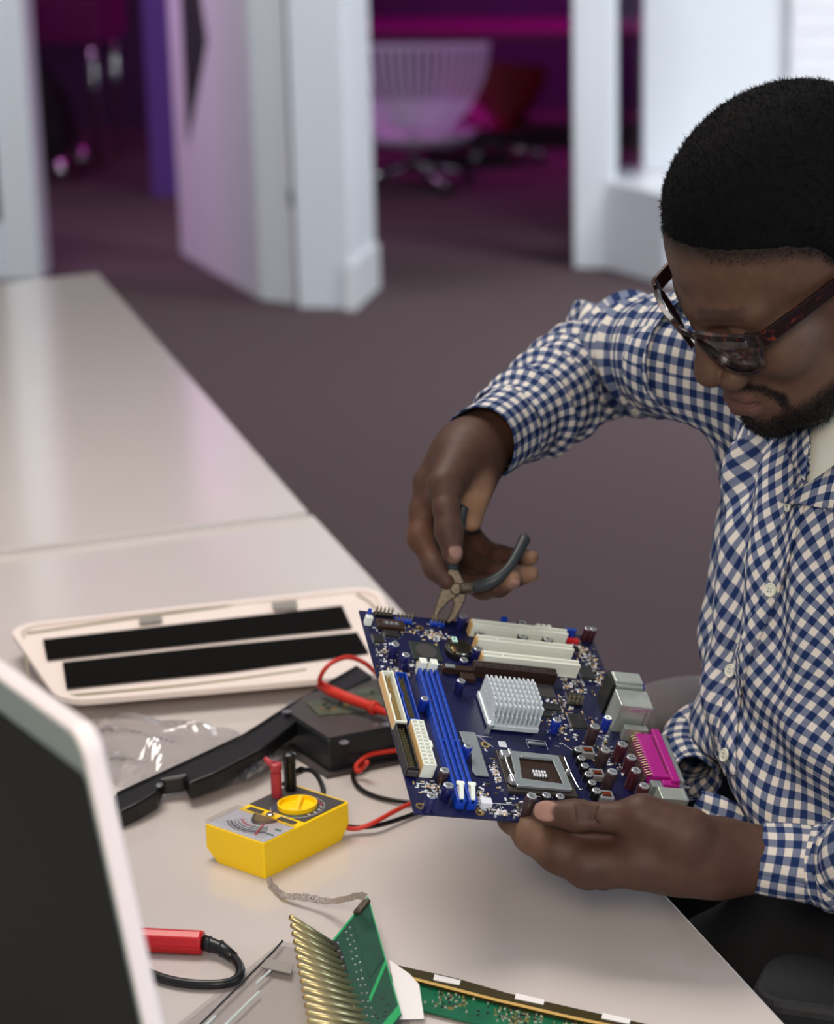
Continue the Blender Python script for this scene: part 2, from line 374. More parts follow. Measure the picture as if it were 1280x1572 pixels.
lidpix([(66, 983), (180, 970), (525, 931), (540, 964), (420, 976), (72, 1013)], .0, .0012, 'black_strip', 'felt_black')
lidpix([(96, 1018), (330, 993), (548, 972), (566, 1003), (356, 1031), (102, 1057)], .0, .0012, 'black_strip', 'felt_black')
lidpix([(213, 950), (248, 946), (249, 955), (214, 959)], .0, .0015, 'grey_pad', 'tape_grey')
lidpix([(417, 927), (455, 923), (456, 934), (419, 937)], .0, .0015, 'grey_pad', 'tape_grey')
for ln in ([(40, 972), (240, 944), (480, 914), (560, 908)], [(36, 975), (38, 1000), (46, 1050)], [(100, 1068), (300, 1050), (470, 1028)], [(548, 912), (568, 925), (590, 950)]):
    o = bil(.5, .5, -.001); nn = nrm(np.cross(TRp-TLp, BLp-TLp)); nn = nn if nn[2] > 0 else -nn
    obj('moulded_rib', MB().tube(spline([PP(x, y, o, nn) for x, y in ln], 6), .0011, 6), 'moulding_olive', lid)
for uv in ((.2, .6), (.8, .6), (.12, .08), (.88, .08)):
    p = bil(*uv, -.004); q = np.array([p[0], p[1], TZ]); obj('foot', MB().cyl(q, p, .006, n=10), 'plastic_dark', lid)
# ------------------------------------------------------------------ black plastic bar
bar_t = PZ(365, 1130, TZ); bar = thing('plastic_bar', 'long black notched plastic bar lying aslant across the near desk', 'bar', tuple(bar_t))
bz = TZ+.016
top = [(172, 1220), (282, 1171), (372, 1130), (440, 1085), (480, 1062), (550, 1021), (572, 1036), (520, 1064), (455, 1106), (400, 1150), (330, 1186), (290, 1202), (283, 1190), (250, 1196), (240, 1215), (212, 1232), (184, 1246)]
BZ = lambda x: bz+(x-172)*.00006
P = [PZ(x, y, BZ(x)) for x, y in top]
bar_mb = MB().slab(P, (0, 0, -.0155)); obj('shell', bar_mb, 'plastic_black', bar, bevel=.0025)
obj('lip', MB().tube([PZ(x, y-1, BZ(x)+.0008) for x, y in [(180, 1219), (285, 1171), (375, 1129), (440, 1087), (548, 1024)]], .0012, 6), 'plastic_dark', bar)
for q in [(245, 1206), (447, 1080)]:
    p = PZ(*q, BZ(q[0])); obj('screw', MB().lathe([(.001, .0), (.0035, 0), (.003, .0015), (.001, .0018)], p, n=10), 'steel', bar)
# ------------------------------------------------------------------ optical drive caddy under the probe
cz = TZ+.034
cT = [PZ(437, 1093, cz), PZ(503, 1136, cz), PZ(640, 1110, cz), PZ(640, 1052, cz), PZ(560, 1042, cz), PZ(470, 1068, cz)]
cc = np.mean(cT, axis=0); cad = thing('drive_caddy', 'dark grey disk drive with a green circuit strip, half behind the motherboard', 'disk drive', (cc[0], cc[1], TZ))
obj('case', MB().slab(cT, (0, 0, -.0325)), 'caddy_side', cad, bevel=.002)
obj('cover', MB().slab([p+(cc-p)*.02+[0, 0, .0003] for p in cT], (0, 0, .0015)), 'caddy', cad, bevel=.0004)
pb = [(470, 1080), (520, 1066), (575, 1056), (600, 1080), (560, 1094), (490, 1100)]
obj('circuit_board', MB().slab([PZ(x, y, cz+.002) for x, y in pb], (0, 0, .0012)), 'pcb_caddy', cad)
for q in [(576, 1114), (593, 1112), (528, 1140), (440, 1093)]:
    p = PZ(*q, cz+.0018); obj('screw', MB().lathe([(.0045, 0), (.0045, .0006), (.0022, .0006), (.002, .0001)], p, n=12), 'steel', cad)
cb = [np.array([p[0], p[1], TZ+.0005]) for p in cT[:3]]
obj('base_flange', MB().slab([cb[0]-[.006, .004, 0], cb[1]-[.001, .008, 0], cb[2]-[0, .008, 0], cb[2]+[0, .01, 0], cb[1]+[0, .01, 0], cb[0]+[.01, 0, 0]], (0, 0, .003)), 'caddy', cad)
for k in range(14):
    p = PZ(495+k*6+random.uniform(-3, 3), 1092-k*1.7+random.uniform(-8, 2), cz+.0032)
    obj('chip', MB().box(p+[0, 0, .0006], (random.uniform(.002, .006), .003, .0012)), 'plastic_dark' if k % 3 else 'brass', cad)
# ------------------------------------------------------------------ crumpled clear bag
def film_sheet(label, poly, zamp, seed, loc):
    rs = np.random.RandomState(seed); P = [PZ(x, y, TZ) for x, y in poly]; c = np.mean(P, axis=0)
    NR, NA = 14, 56; vs = []; ph = rs.uniform(0, 6.28, 8); w = rs.uniform(20, 95, (8, 2))
    pts = np.array(P+[P[0]]); seg = np.linalg.norm(np.diff(pts, axis=0), axis=1); cum = np.r_[0, np.cumsum(seg)]
    for i in range(NR+1):
        for k in range(NA):
            s_ = cum[-1]*k/NA; j = min(np.searchsorted(cum, s_, 'right')-1, len(P)-1); q = pts[j]+(pts[j+1]-pts[j])*((s_-cum[j])/seg[j])
            r = (i+.02)/NR; p = c+(q-c)*r
            h = sum(abs(math.sin(w[m]@p[:2]+ph[m]))*(.5 if m < 4 else .3) for m in range(8))/3.2
            vs.append((p[0], p[1], TZ+.0012+zamp*h*(1-r**4)))
    fs = [(i*NA+k, i*NA+(k+1) % NA, (i+1)*NA+(k+1) % NA, (i+1)*NA+k) for i in range(NR) for k in range(NA)]
    o = obj('plastic_bag', MB().add(vs, fs), 'film', smooth=False); return tag(o, label, 'plastic bag')
film_sheet('crumpled clear plastic bag behind the long black bar', [(135, 1110), (200, 1108), (280, 1120), (330, 1130), (372, 1128), (300, 1168), (230, 1200), (180, 1212), (150, 1180)], .026, 3, 0)
film_sheet('twisted end of clear plastic bag in front of the long black bar', [(330, 1192), (385, 1150), (408, 1132), (432, 1134), (436, 1150), (412, 1190), (370, 1205), (300, 1225)], .022, 9, 0)
rl_ = MB(); ra_, rb_2 = PZ(372, 1192, TZ+.014), PZ(421, 1144, TZ+.014); ax_ = nrm(rb_2-ra_); e1 = nrm(np.cross(ax_, [0, 0, 1.])); e2 = np.cross(e1, ax_); vs = []
for i in range(15):
    for k in range(22):
        a_ = 2*math.pi*k/22; r_ = (.0045+.009*i/14)*(1+.10*math.sin(5*a_+i*.9)+.06*math.sin(9*a_-i)); vs.append(ra_+(rb_2-ra_)*i/14+e1*r_*math.cos(a_)+e2*r_*math.sin(a_))
o = obj('plastic_bag', rl_.add(vs, [(i*22+k, i*22+(k+1) % 22, i*22+22+(k+1) % 22, i*22+22+k) for i in range(14) for k in range(22)]), 'film'); tag(o, 'rolled clear plastic film with a shiny open end beside the black bar', 'plastic film')
# ------------------------------------------------------------------ yellow multimeter
m0 = PZ(406.6, 1350, TZ); S_ = np.array([-.812, .584, 0]); L_ = np.array([.584, .812, 0]); U_ = np.array([0, 0, 1.])
met = thing('multimeter', 'yellow analogue multimeter with a needle dial, on the near desk', 'multimeter', tuple(m0+S_*.032+L_*.05))
mw, ml, mh = .0655, .1015, .031
ml_pt = lambda s, l, z: m0+S_*s+L_*l+U_*z
prof = [(0, 0, 0), (ml*.93, 0, 0), (ml, 0, .012), (ml*.995, 0, mh), (0, 0, mh), (-.001, 0, .012)]
body = MB()
rings = [(.0, .003), (.002, 0), (mw-.002, 0), (mw, .003)]
def bodysec(s, ins, ch): return [ml_pt(s, ins, ch), ml_pt(s, ml*.90-ins, ch), ml_pt(s, ml-ins, .012), ml_pt(s, ml-ins, mh-ins*.5), ml_pt(s, ins*.5, mh-ins*.5), ml_pt(s, ins*.3, .010)]
VS = []; 
for s_, i_, ch in ((0, .0015, 0), (.0015, 0, 0), (mw*.80, 0, 0), (mw-.0015, 0, .010), (mw, .0015, .0115)): VS += bodysec(s_, i_, ch)
FS = [(i*6+k, i*6+(k+1) % 6, (i+1)*6+(k+1) % 6, (i+1)*6+k) for i in range(4) for k in range(6)]+[tuple(range(5, -1, -1)), tuple(range(24, 30))]
obj('case', body.add(VS, FS), 'meter_yellow', met, bevel=.0006)
top = lambda s, l, z=0: ml_pt(s, l, mh+z)
def plate(name, pts, z, th_, m, par, bev=0.): return obj(name, MB().slab([top(s, l, z) for s, l in pts], U_*th_), m, par, bevel=bev)
plate('range_plate', [(.002, .0495), (mw-.002, .0495), (mw-.002, ml-.003), (.002, ml-.003)], 0, .0006, 'meter_face', met)
plate('dial_face', [(.001, .0015), (mw-.002, .0015), (mw-.002, .036), (.001, .036)], 0, .0005, 'meter_dial', met)
plate('window_cover', [(.0, .0), (mw, .0), (mw, .0375), (.0, .0375)], .001, .0028, 'clear_plastic', met, .0006)
plate('nameplate', [(.006, .0405), (.024, .0405), (.024, .0455), (.006, .0455)], 0, .0009, 'meter_face', met)
plate('nameplate', [(.043, .0405), (.058, .0405), (.058, .0455), (.043, .0455)], 0, .0009, 'meter_face', met)
obj('zero_screw', MB().lathe([(.0036, 0), (.0036, .0016), (.0024, .0022), (.001, .0016)], top(.034, .0432), n=14), 'chrome', met, smooth=True)
pc = (.032, .040)
def arc(r, a0, a1, w, z, name, m, n=14):
    mb = MB(); vs = []
    for k in range(n+1):
        a_ = math.radians(a0+(a1-a0)*k/n)
        for rr in (r-w, r+w): vs += [top(pc[0]+rr*math.cos(a_), pc[1]-rr*math.sin(a_), z), top(pc[0]+rr*math.cos(a_), pc[1]-rr*math.sin(a_), z+.0003)]
    fs = []
    for k in range(n):
        i = k*4; fs += [(i, i+2, i+6, i+4), (i+1, i+5, i+7, i+3), (i, i+4, i+5, i+1), (i+2, i+3, i+7, i+6)]
    obj(name, mb.add(vs, fs), m, met)
arc(.031, 50, 130, .0006, .0006, 'scale_arc', 'print_black'); arc(.0285, 52, 128, .0003, .0006, 'scale_arc', 'print_black')
arc(.022, 45, 92, .0006, .0006, 'scale_arc', 'print_red'); arc(.022, 95, 130, .0006, .0006, 'scale_arc', 'print_green'); arc(.0255, 50, 130, .00025, .0006, 'scale_arc', 'print_black')
ticks = MB()
for k in range(26):
    a_ = math.radians(50+80*k/25); r1, r2 = (.0325, .0345) if k % 5 else (.0320, .0352)
    d_ = S_*math.cos(a_)-L_*math.sin(a_); e_ = np.cross(U_, d_)*.0002
    o_ = top(pc[0], pc[1], .0006); ticks.slab([o_+d_*r1-e_, o_+d_*r2-e_, o_+d_*r2+e_, o_+d_*r1+e_], U_*.0002)
    if k % 5 == 0:
        for rr in (.0272, .0235, .0195): ticks.box(o_+d_*rr, (.0012, .0006, .0002), np.array([S_, L_, U_]).T)
obj('scale_marks', ticks, 'print_black', met)
plate('print_mark', [(.004, .024), (.011, .024), (.011, .026), (.004, .026)], .0006, .0002, 'print_green', met)
plate('print_mark', [(.003, .014), (.010, .014), (.010, .016), (.003, .016)], .0006, .0002, 'print_green', met)
hub = MB(); hub.slab([top(pc[0]-.013+.026*k/12, pc[1]-.003-.011*math.sin(math.pi*k/12), .0006) for k in range(13)], U_*.0012); obj('movement_cover', hub, 'brass', met)
obj('movement_band', MB().tube([top(pc[0]-.012+.024*k/10, pc[1]-.004-.0125*math.sin(math.pi*k/10), .0012) for k in range(11)], .0013, 6), 'dull_steel', met)
obj('needle', MB().tube([top(.024, .026, .0016), top(.0155, .007, .0016)], .0005, 6), 'needle_red', met)
kc = (.027, .068)
knob = obj('range_knob', MB().lathe([(.0165, 0), (.0165, .0044), (.0152, .0046), (.0146, .0008), (.001, .0007)], top(*kc), n=36), 'meter_yellow', met, smooth=False)
kd = nrm(L_*.86+S_*.5); kw = np.cross(U_, kd); o_ = top(*kc, .0008)
hd = [(-.0142, .0046), (.0, .0026), (.0145, .0020), (.0145, -.0020), (.0, -.0026), (-.0142, -.0046)]
obj('pointer_grip', MB().slab([o_+kd*x+kw*y for x, y in hd], U_*.0042), 'meter_yellow', knob, bevel=.0008)
for k in range(20):
    a_ = math.radians(k*18); q = (kc[0]+.0195*math.cos(a_), kc[1]+.0195*math.sin(a_))
    if q[1] < .049 or q[0] > mw-.004 or q[0] < .004: continue
    m_ = ['print_red', 'print_red', 'print_white', 'print_green', 'print_blue'][(k*5//20)]
    obj('range_mark', MB().box(top(*q, .0007), (.0026, .0013, .0003), np.array([S_, L_, U_]).T), m_, met)
arc_pts = [top(kc[0]+.0222*math.cos(a_), kc[1]+.0222*math.sin(a_), .0007) for a_ in np.linspace(.5, 5.6, 30)]
obj('range_ring', MB().tube(arc_pts, .0002, 4), 'print_white', met)
# leads and plugs
jr = top(.0555, .0735); jb = top(.0560, .0905)
rl = thing('red_test_lead', 'red meter lead whose probe lies on the dark disk drive', 'test lead', tuple(jr))
obj('plug', MB().lathe([(.0042, .0005), (.0046, .004), (.0046, .022), (.0036, .0225), (.0040, .0240), (.0052, .0250), (.0052, .0300), (.003, .0312), (.0008, .0312)], jr, n=16), 'plug_red', rl, smooth=False)
obj('plug_elbow', MB().tube([jr+[0, 0, .028], jr+S_*.004-L_*.003+[0, 0, .031], jr+S_*.009-L_*.003+[0, 0, .034]], [.0035, .003, .0022], 8), 'plug_red', rl, smooth=True)
bl_ = thing('black_test_lead', 'black meter lead with plug in the yellow meter, curling beside the dial knob', 'test lead', tuple(jb))
obj('plug', MB().lathe([(.0046, .0005), (.0052, .003), (.0050, .027), (.0056, .028), (.0056, .033), (.003, .0345), (.0008, .0345)], jb, n=16), 'lead_black', bl_, smooth=False)
Zb = 2.03
ptsb = [jb+[0, 0, .030], D(448, 1187, 1.99), D(463, 1182, 1.98)]
obj('strain_relief', MB().tube(spline(ptsb, 4), [.0030]*4+[.0034]*5, 8), 'lead_black', bl_, smooth=False)
loop = [D(463, 1182, 1.98), D(480, 1184, 1.97), D(492, 1200, 1.95), D(496, 1218, 1.935), D(484, 1227, 1.93), D(462, 1222, 1.93), D(446, 1212, 1.945), D(436, 1203, 1.955)]
obj('wire', MB().tube(spline(loop, 8), .0023, 8), 'lead_black', bl_, smooth=True)
# long loop of both wires behind the board
blk2 = [PZ(524, 1266, TZ+.010), PZ(545, 1270, TZ+.006), PZ(580, 1267, TZ+.006), PZ(620, 1255, TZ+.004), PZ(660, 1240, TZ+.004)]
obj('wire', MB().tube(spline(blk2, 8), .0021, 8), 'lead_black', bl_, smooth=True)
blk3 = [PZ(700, 1228, TZ+.004), PZ(640, 1232, TZ+.004), PZ(590, 1226, TZ+.003), PZ(556, 1213, TZ+.003), PZ(542, 1195, TZ+.003), PZ(546, 1178, TZ+.005), PZ(560, 1168, TZ+.007), PZ(590, 1161, TZ+.008), PZ(640, 1154, TZ+.008)]
obj('wire', MB().tube(spline(blk3, 8), .0021, 8), 'lead_black', bl_, smooth=True)
red2 = [PZ(526, 1270, TZ+.008), PZ(548, 1272, TZ+.006), PZ(575, 1262, TZ+.010), PZ(610, 1243, TZ+.012), PZ(650, 1226, TZ+.010), PZ(700, 1215, TZ+.004)]
obj('wire', MB().tube(spline(red2, 8), .0021, 8), 'lead_red', rl, smooth=True)
red3 = [PZ(640, 1149, TZ+.013), PZ(600, 1153, TZ+.013), PZ(570, 1158, TZ+.013), PZ(556, 1166, TZ+.012), PZ(546, 1176, TZ+.010)]
obj('wire', MB().tube(spline(red3, 8), [.0022]*33, 8), 'lead_red', rl, smooth=True)
obj('wire_knot', MB().tube(spline([PZ(546, 1176, TZ+.012), PZ(548, 1184, TZ+.008), PZ(556, 1180, TZ+.010), PZ(564, 1170, TZ+.02)], 6), .0022, 8), 'lead_red', rl, smooth=True)
# probe lying on the caddy
pz = cz+.012
rp = [PZ(492, 1052, pz+.003), PZ(510, 1062, pz+.002), PZ(540, 1074, pz+.001), PZ(570, 1085, pz), PZ(574, 1087, pz)]
obj('probe_handle', MB().tube(rp, [.0044, .0052, .0050, .0046, .0046], 12), 'lead_red', rl, smooth=True)
obj('finger_guard', MB().cyl(PZ(572, 1086, pz), PZ(577, 1088, pz), .0068, .0062, n=14), 'lead_red', rl, smooth=True)
obj('probe_nose', MB().tube([PZ(577, 1088, pz), PZ(600, 1097, pz-.002), PZ(630, 1108, pz-.004)], [.0044, .0022, .0008], 10), 'lead_red', rl, smooth=True)
lp = [PZ(492, 1052, pz+.003), PZ(491, 1042, pz+.012), PZ(498, 1028, pz+.022), PZ(512, 1016, pz+.028), PZ(535, 1009, pz+.028), PZ(560, 1018, pz+.02), PZ(580, 1035, pz+.008), PZ(610, 1050, pz+.004)]
obj('wire', MB().tube(spline(lp, 8), .0022, 8), 'lead_red', rl, smooth=True)
# ------------------------------------------------------------------ braided ribbon cable
rb = [PZ(411, 1352, TZ+.004), PZ(424, 1368, TZ+.003), PZ(436, 1377, TZ+.003), PZ(458, 1379, TZ+.006), PZ(480, 1382, TZ+.008), PZ(500, 1386, TZ+.010), PZ(525, 1384, TZ+.020), PZ(548, 1378, TZ+.034), PZ(562, 1379, TZ+.042)]
pr = spline(rb, 6); mb = MB(); vs = []
for i, p in enumerate(pr):
    w_ = .0026*(1+.15*math.sin(i*1.3)); tl = .9+.5*math.sin(i*.35); q = np.array([.25, .6, .75*math.sin(tl)]); q = nrm(q)
    for a_, b_2 in ((-1, -.5), (1, -.5), (1, .5), (-1, .5)): vs.append(p+q*a_*w_+np.array([0, -.6, .8])*b_2*.0012+[0, 0, .0015])
mb.add(vs, [(i*4+k, i*4+(k+1) % 4, i*4+4+(k+1) % 4, i*4+4+k) for i in range(len(pr)-1) for k in range(4)]+[(3, 2, 1, 0), tuple(len(vs)-4+k for k in range(4))])
rc = tag(obj('braided_cable', mb, 'braid', smooth=False), 'flat grey braided cable running from under the yellow meter to the green board', 'cable')
# ------------------------------------------------------------------ small green circuit board standing up, with pin comb
gz = TZ
g1 = D(565, 1376, 1.745); g2 = D(505, 1450, 1.69); g3 = D(616, 1556, 1.585); g4 = D(500, 1600, 1.57)
gd = nrm(g2-g1); 
g3b = D(628, 1660, 1.565)
gb = thing('inverter_board', 'green circuit board with a comb of gold pins, propped up on the desk', 'circuit board', tuple(np.array([g2[0], g2[1], TZ])))
gl = g1+(g2-g1)*1.12; gq = g3+(g2-g1)*1.12
gn = nrm(np.cross(g2-g1, g3-g1)); gn = gn if gn@(C0-g1) > 0 else -gn
obj('board', MB().slab([g1, gl, gq, g3], -gn*.0014), 'pcb_green_dark', gb)
GP = lambda a_, b_2, h=0.: g1+(gl-g1)*a_+(g3-g1)*b_2+gn*h
def gpl(name, pts, m, h=.0001, th_=.0002): return obj(name, MB().slab([GP(a_, b_2, h) for a_, b_2 in pts], gn*th_), m, gb)
gpl('copper_edge', [(0, 0), (0, .02), (1, .02), (1, 0)], 'pcb_green_bright'); gpl('copper_edge', [(0, 0), (.022, 0), (.022, 1), (0, 1)], 'pcb_green_bright', .00012)
gpl('copper_edge', [(0, .93), (.9, .90), (.9, .97), (0, 1)], 'pcb_green_bright'); gpl('copper_band', [(.02, .56), (.02, .60), (.45, .70), (.45, .66)], 'pcb_green_bright')
gpl('solder_mask', [(.03, .03), (.40, .05), (.34, .55), (.03, .54)], 'pcb_green_dark', .0002, .0003)
for col, a_, r_, n_ in (('solder', .47, .0011, 14), ('solder', .55, .0010, 15), ('solder', .74, .0011, 13), ('solder', .90, .0018, 11)):
    for k in range(n_):
        b_2 = .06+.86*k/n_; obj('solder_pad', MB().lathe([(r_, 0), (r_*.9, .0004), (r_*.3, .0009)], GP(a_+.012*math.sin(k*2.1), b_2), np.array([nrm(gl-g1), nrm(np.cross(gn, gl-g1)), gn]).T, n=8), col, gb)
for k in range(9): obj('via', MB().lathe([(.0012, 0), (.0011, .0003), (.0005, .0002)], GP(.12+.3*random.random(), .62+.28*random.random()), np.array([nrm(gl-g1), nrm(np.cross(gn, gl-g1)), gn]).T, n=7), 'plastic_black', gb)
obj('shield_can', MB().box(GP(.16, .035, .0015), (.018, .006, .003), np.array([nrm(gl-g1), nrm(np.cross(gn, gl-g1)), gn]).T), 'dull_steel', gb, bevel=.0005)
# pins: rods from along the left edge of the board toward upper left, standing proud
for k in range(15):
    f_ = k/14.; bx, by = 511+f_*76, 1449+f_*150; tx, ty = 446+f_*30, 1408+f_*172; 
    zb = 1.69-.125*f_; a_ = D(bx-4, by-2, zb); b_2 = D(tx, ty, zb-.022)
    w_ = nrm(b_2-a_)
    pin = MB().tube([a_, b_2], .0022, 10); obj('pin', pin, 'gold_pin', gb, smooth=True)
    obj('pin_tip', MB().cyl(b_2, b_2+w_*.0008, .0022, .0014, n=10), 'brass', gb)
obj('header_strip', MB().tube([D(512, 1450, 1.693), D(590, 1604, 1.563)], .0036, 6), 'plastic_black', gb)
# ------------------------------------------------------------------ clear acrylic sheet
ac = [PZ(x, y, TZ+.004) for x, y in [(432, 1444), (470, 1452), (600, 1495), (640, 1600), (300, 1600), (262, 1580)]]
sh = thing('acrylic_sheet', 'clear plastic sheet lying under the pin comb of the green board', 'plastic sheet', tuple(ac[0]-[0, 0, .004]))
obj('sheet', MB().slab(ac, (0, 0, -.0035)), 'clear_plastic', sh, bevel=.0004)
mat('edge_pale', (196, 206, 204), .3)
for l in ([(415, 1490), (393, 1510)], [(398, 1522), (345, 1574)], [(330, 1560), (300, 1590)]):
    obj('edge_strip', MB().tube([PZ(x, y, TZ+.0052) for x, y in l], .0009, 6), 'edge_pale', sh)
obj('dark_edge', MB().tube([PZ(x, y, TZ+.0048) for x, y in [(434, 1444), (420, 1460), (370, 1510), (300, 1580)]], .0008, 6), 'plastic_dark', sh)
fl = [PZ(x, y, TZ+.0062) for x, y in [(410, 1471), (450, 1478), (446, 1494), (399, 1484)]]
fx = tag(obj('flex_strip', MB().slab(fl, (0, 0, -.0007)), 'tape_grey'), 'short grey flat strip on the clear plastic sheet beside the pin comb', 'strip')
# ------------------------------------------------------------------ long green panel strip
st = thing('panel_strip', 'long narrow green circuit strip with dark amber edge along the front of the desk', 'circuit strip', tuple(PZ(800, 1535, TZ)))
zz = TZ+.004
s0 = [PZ(x, y, zz) for x, y in [(596, 1495), (1020, 1594), (1010, 1640), (585, 1535)]]
obj('board', MB().slab(s0, (0, 0, -.0015)), 'pcb_green', st)
obj('panel_edge', MB().slab([PZ(x, y, zz+.0028) for x, y in [(605, 1480), (700, 1501), (780, 1524), (900, 1551), (1030, 1580), (1030, 1594), (880, 1564), (760, 1536), (612, 1497)]], (0, 0, -.004)), 'pcb_olive', st, bevel=.0006)
obj('amber_line', MB().slab([PZ(x, y, zz+.0034) for x, y in [(612, 1495), (760, 1533), (880, 1561), (1030, 1592), (1030, 1596), (880, 1565), (760, 1537), (612, 1499)]], (0, 0, .0004)), 'pcb_amber', st)
for (x0, y0, x1, y1) in ((667, 1497, 707, 1506), (792, 1526, 836, 1536), (925, 1556, 968, 1566)):
    obj('tab_film', MB().slab([PZ(x, y, zz+.0032) for x, y in [(x0, y0), (x1, y1), (x1-2, y1+7), (x0-2, y0+8)]], (0, 0, .0007)), 'label_white', st)
sm = MB()
for k in range(260):
    f_ = random.random(); g_ = random.random(); cl = random.choice([.17, .2, .42, .45, .48, .7, .73, .95]); f_ = min(1, max(0, random.gauss(cl, .03))) if random.random() < .7 else f_
    x = 610+f_*400; y = 1500+f_*96+4+g_*26; p = PZ(x, y, zz); sm.box(p+[0, 0, .0005], (random.uniform(.0006, .0022), random.uniform(.0006, .0014), .001), mi=random.choice([0, 0, 1, 2]))
o = obj('surface_components', sm, ['solder', 'plastic_dark', 'brass'], st); o['kind'] = 'stuff'
# curled white label standing behind the green board
wl = [D(598, 1494, 1.68), D(628, 1514, 1.66), D(642, 1530, 1.645), D(650, 1600, 1.60), D(602, 1610, 1.60), D(604, 1545, 1.65)]
wl = [np.array([p[0], p[1], max(p[2], TZ+.008)]) for p in wl]
lb = tag(obj('paper_label', MB().slab(wl, (.001, -.0008, -.0004)), 'label_white'), 'curled white paper label under the right edge of the green board', 'label')
# ------------------------------------------------------------------ red probe at the left
pa = PZ(205, 1442, TZ+.0095); pb_ = PZ(312, 1447, TZ+.0095); pd = nrm(pb_-pa)
pr_ = thing('red_probe', 'thick glossy red probe with black cable, half hidden by the dark monitor', 'probe', tuple(pb_-[0, 0, .0095]))
obj('handle', MB().tube([pa-pd*.09, pa, pb_-pd*.002, pb_], [.0085, .0095, .0095, .0088], 8), 'probe_red', pr_, smooth=False, bevel=.001)
cbp = [pb_, PZ(322, 1450, TZ+.009), PZ(340, 1456, TZ+.008), PZ(358, 1470, TZ+.007), PZ(369, 1488, TZ+.006), PZ(362, 1504, TZ+.0045), PZ(335, 1511, TZ+.0045), PZ(290, 1510, TZ+.0045), PZ(250, 1502, TZ+.0045), PZ(215, 1488, TZ+.0045)]
obj('strain_relief', MB().tube(cbp[:4], [.0062, .0058, .0052, .0042], 10), 'lead_black', pr_, smooth=True)
obj('cable', MB().tube(spline(cbp[2:], 8), .0036, 10), 'lead_black', pr_, smooth=True)
for i in (1, 2): obj('ring', MB().tube([cbp[i]-pd*.0008, cbp[i]+pd*.0008], .0064, 10), 'lead_black', pr_)
# ------------------------------------------------------------------ monitor at the left foreground
dv = nrm([.60, -.80, 0]); T0 = D(134, 1126, 1.10)
lo, hi = .8, 1.2
for _ in range(40):
    mid = (lo+hi)/2; e_ = D(232, 1572, mid)-T0
    if e_@dv > 0: lo = mid
    else: hi = mid
E_ = D(232, 1572, lo)-T0; he = np.linalg.norm(E_); ue = -E_/he; nv = np.cross(dv, ue); nv = nv if nv@(C0-T0) > 0 else -nv
mon = thing('monitor', 'dark blurred monitor with a pale edge, nearest the camera at the left', 'monitor', tuple(np.array([T0[0]-dv[0]*.3, T0[1]-dv[1]*.3, TZ])))
Mo = lambda w, h, d=0.: T0-dv*w-ue*h+nv*d
MH = .335; MW = .56
def rr(w0, h0, w1, h1, r, n=6):
    out = []
    for cx, cy, a0 in ((w0+r, h0+r, math.pi), (w1-r, h0+r, 1.5*math.pi), (w1-r, h1-r, 0), (w0+r, h1-r, .5*math.pi)):
        for k in range(n+1): a_ = a0+k*math.pi/2/n; out.append((cx+r*math.cos(a_), cy+r*math.sin(a_)))
    return out
obj('rim', MB().slab([Mo(w, h, -.007) for w, h in rr(0, 0, MW, MH, .012)], -nv*-.011), 'monitor_edge', mon, bevel=.002)
obj('panel', MB().slab([Mo(w, h, .0035) for w, h in rr(.001, .001, MW-.001, MH-.001, .012)], nv*.0012), 'monitor_bezel', mon, bevel=.0015)
obj('screen', MB().slab([Mo(w, h, .0046) for w, h in rr(.0022, .022, MW-.004, MH-.002, .006)], nv*.0010), 'monitor_dark', mon)
nk = Mo(MW/2, MH-.02, -.01); ft = np.array([nk[0], nk[1], TZ])
obj('neck', MB().slab([nk+dv*.03, nk-dv*.03, ft-dv*.03+[0, 0, .01], ft+dv*.03+[0, 0, .01]], np.cross(dv, [0, 0, 1])*-.012), 'steel', mon)
obj('base', MB().slab([ft+dv*x+np.cross([0, 0, 1], dv)*y for x, y in rr(-.11, -.08, .11, .08, .03)], (0, 0, .01)), 'steel', mon, bevel=.002)
# ------------------------------------------------------------------ motherboard (local frame, millimetres: u right, v down the board, h out of it)
mat('board_navy', (14, 18, 60), .38, noise=.22, nscale=55)
mat('copper_line', (36, 42, 96), .4)
mat('slot_cream', (226, 232, 222), .42)
mat('slot_tan', (214, 178, 122), .45)
mat('conn_blue', (14, 60, 166), .38)
mat('conn_black', (18, 18, 20), .4)
mat('agp_brown', (46, 30, 22), .42)
mat('cap_blue', (26, 28, 84), .25)
mat('cap_bright', (24, 48, 150), .25)
mat('cap_brown', (58, 44, 46), .25)
mat('cap_maroon', (66, 30, 40), .25)
mat('cap_black', (20, 19, 22), .25)
mat('alu', (214, 220, 222), .3, metal=.85)
mat('alu_white', (216, 226, 232), .35, metal=.25)
mat('plate_grey', (136, 146, 148), .45, metal=.4)
mat('socket_dark', (52, 46, 42), .4)
mat('chip_black', (28, 27, 28), .45)
mat('chip_grey', (66, 64, 66), .4)
mat('chip_green', (34, 44, 42), .45)
mat('ferrite', (120, 122, 124), .5)
mat('copper', (176, 74, 36), .35, metal=.8)
mat('port_magenta', (158, 20, 126), .45)
mat('conn_red', (206, 36, 40), .4)
mat('silk', (212, 216, 224), .6)
mat('coin', (150, 146, 128), .22, metal=1)
mat('glint_teal', (196, 240, 232), .4)  # flat colour for the pale glint by the coin cell
bTL = np.array([-0.20779128, 1.7472308, 0.93939064]); bTR = np.array([-0.02034879, 1.81578402, 0.89258501]); bBL = np.array([-0.14610506, 1.52471934, 0.86052709])
bx = nrm(bTR-bTL); by = nrm(bBL-bTL); by = nrm(by-bx*(by@bx)); bn = np.cross(by, bx)
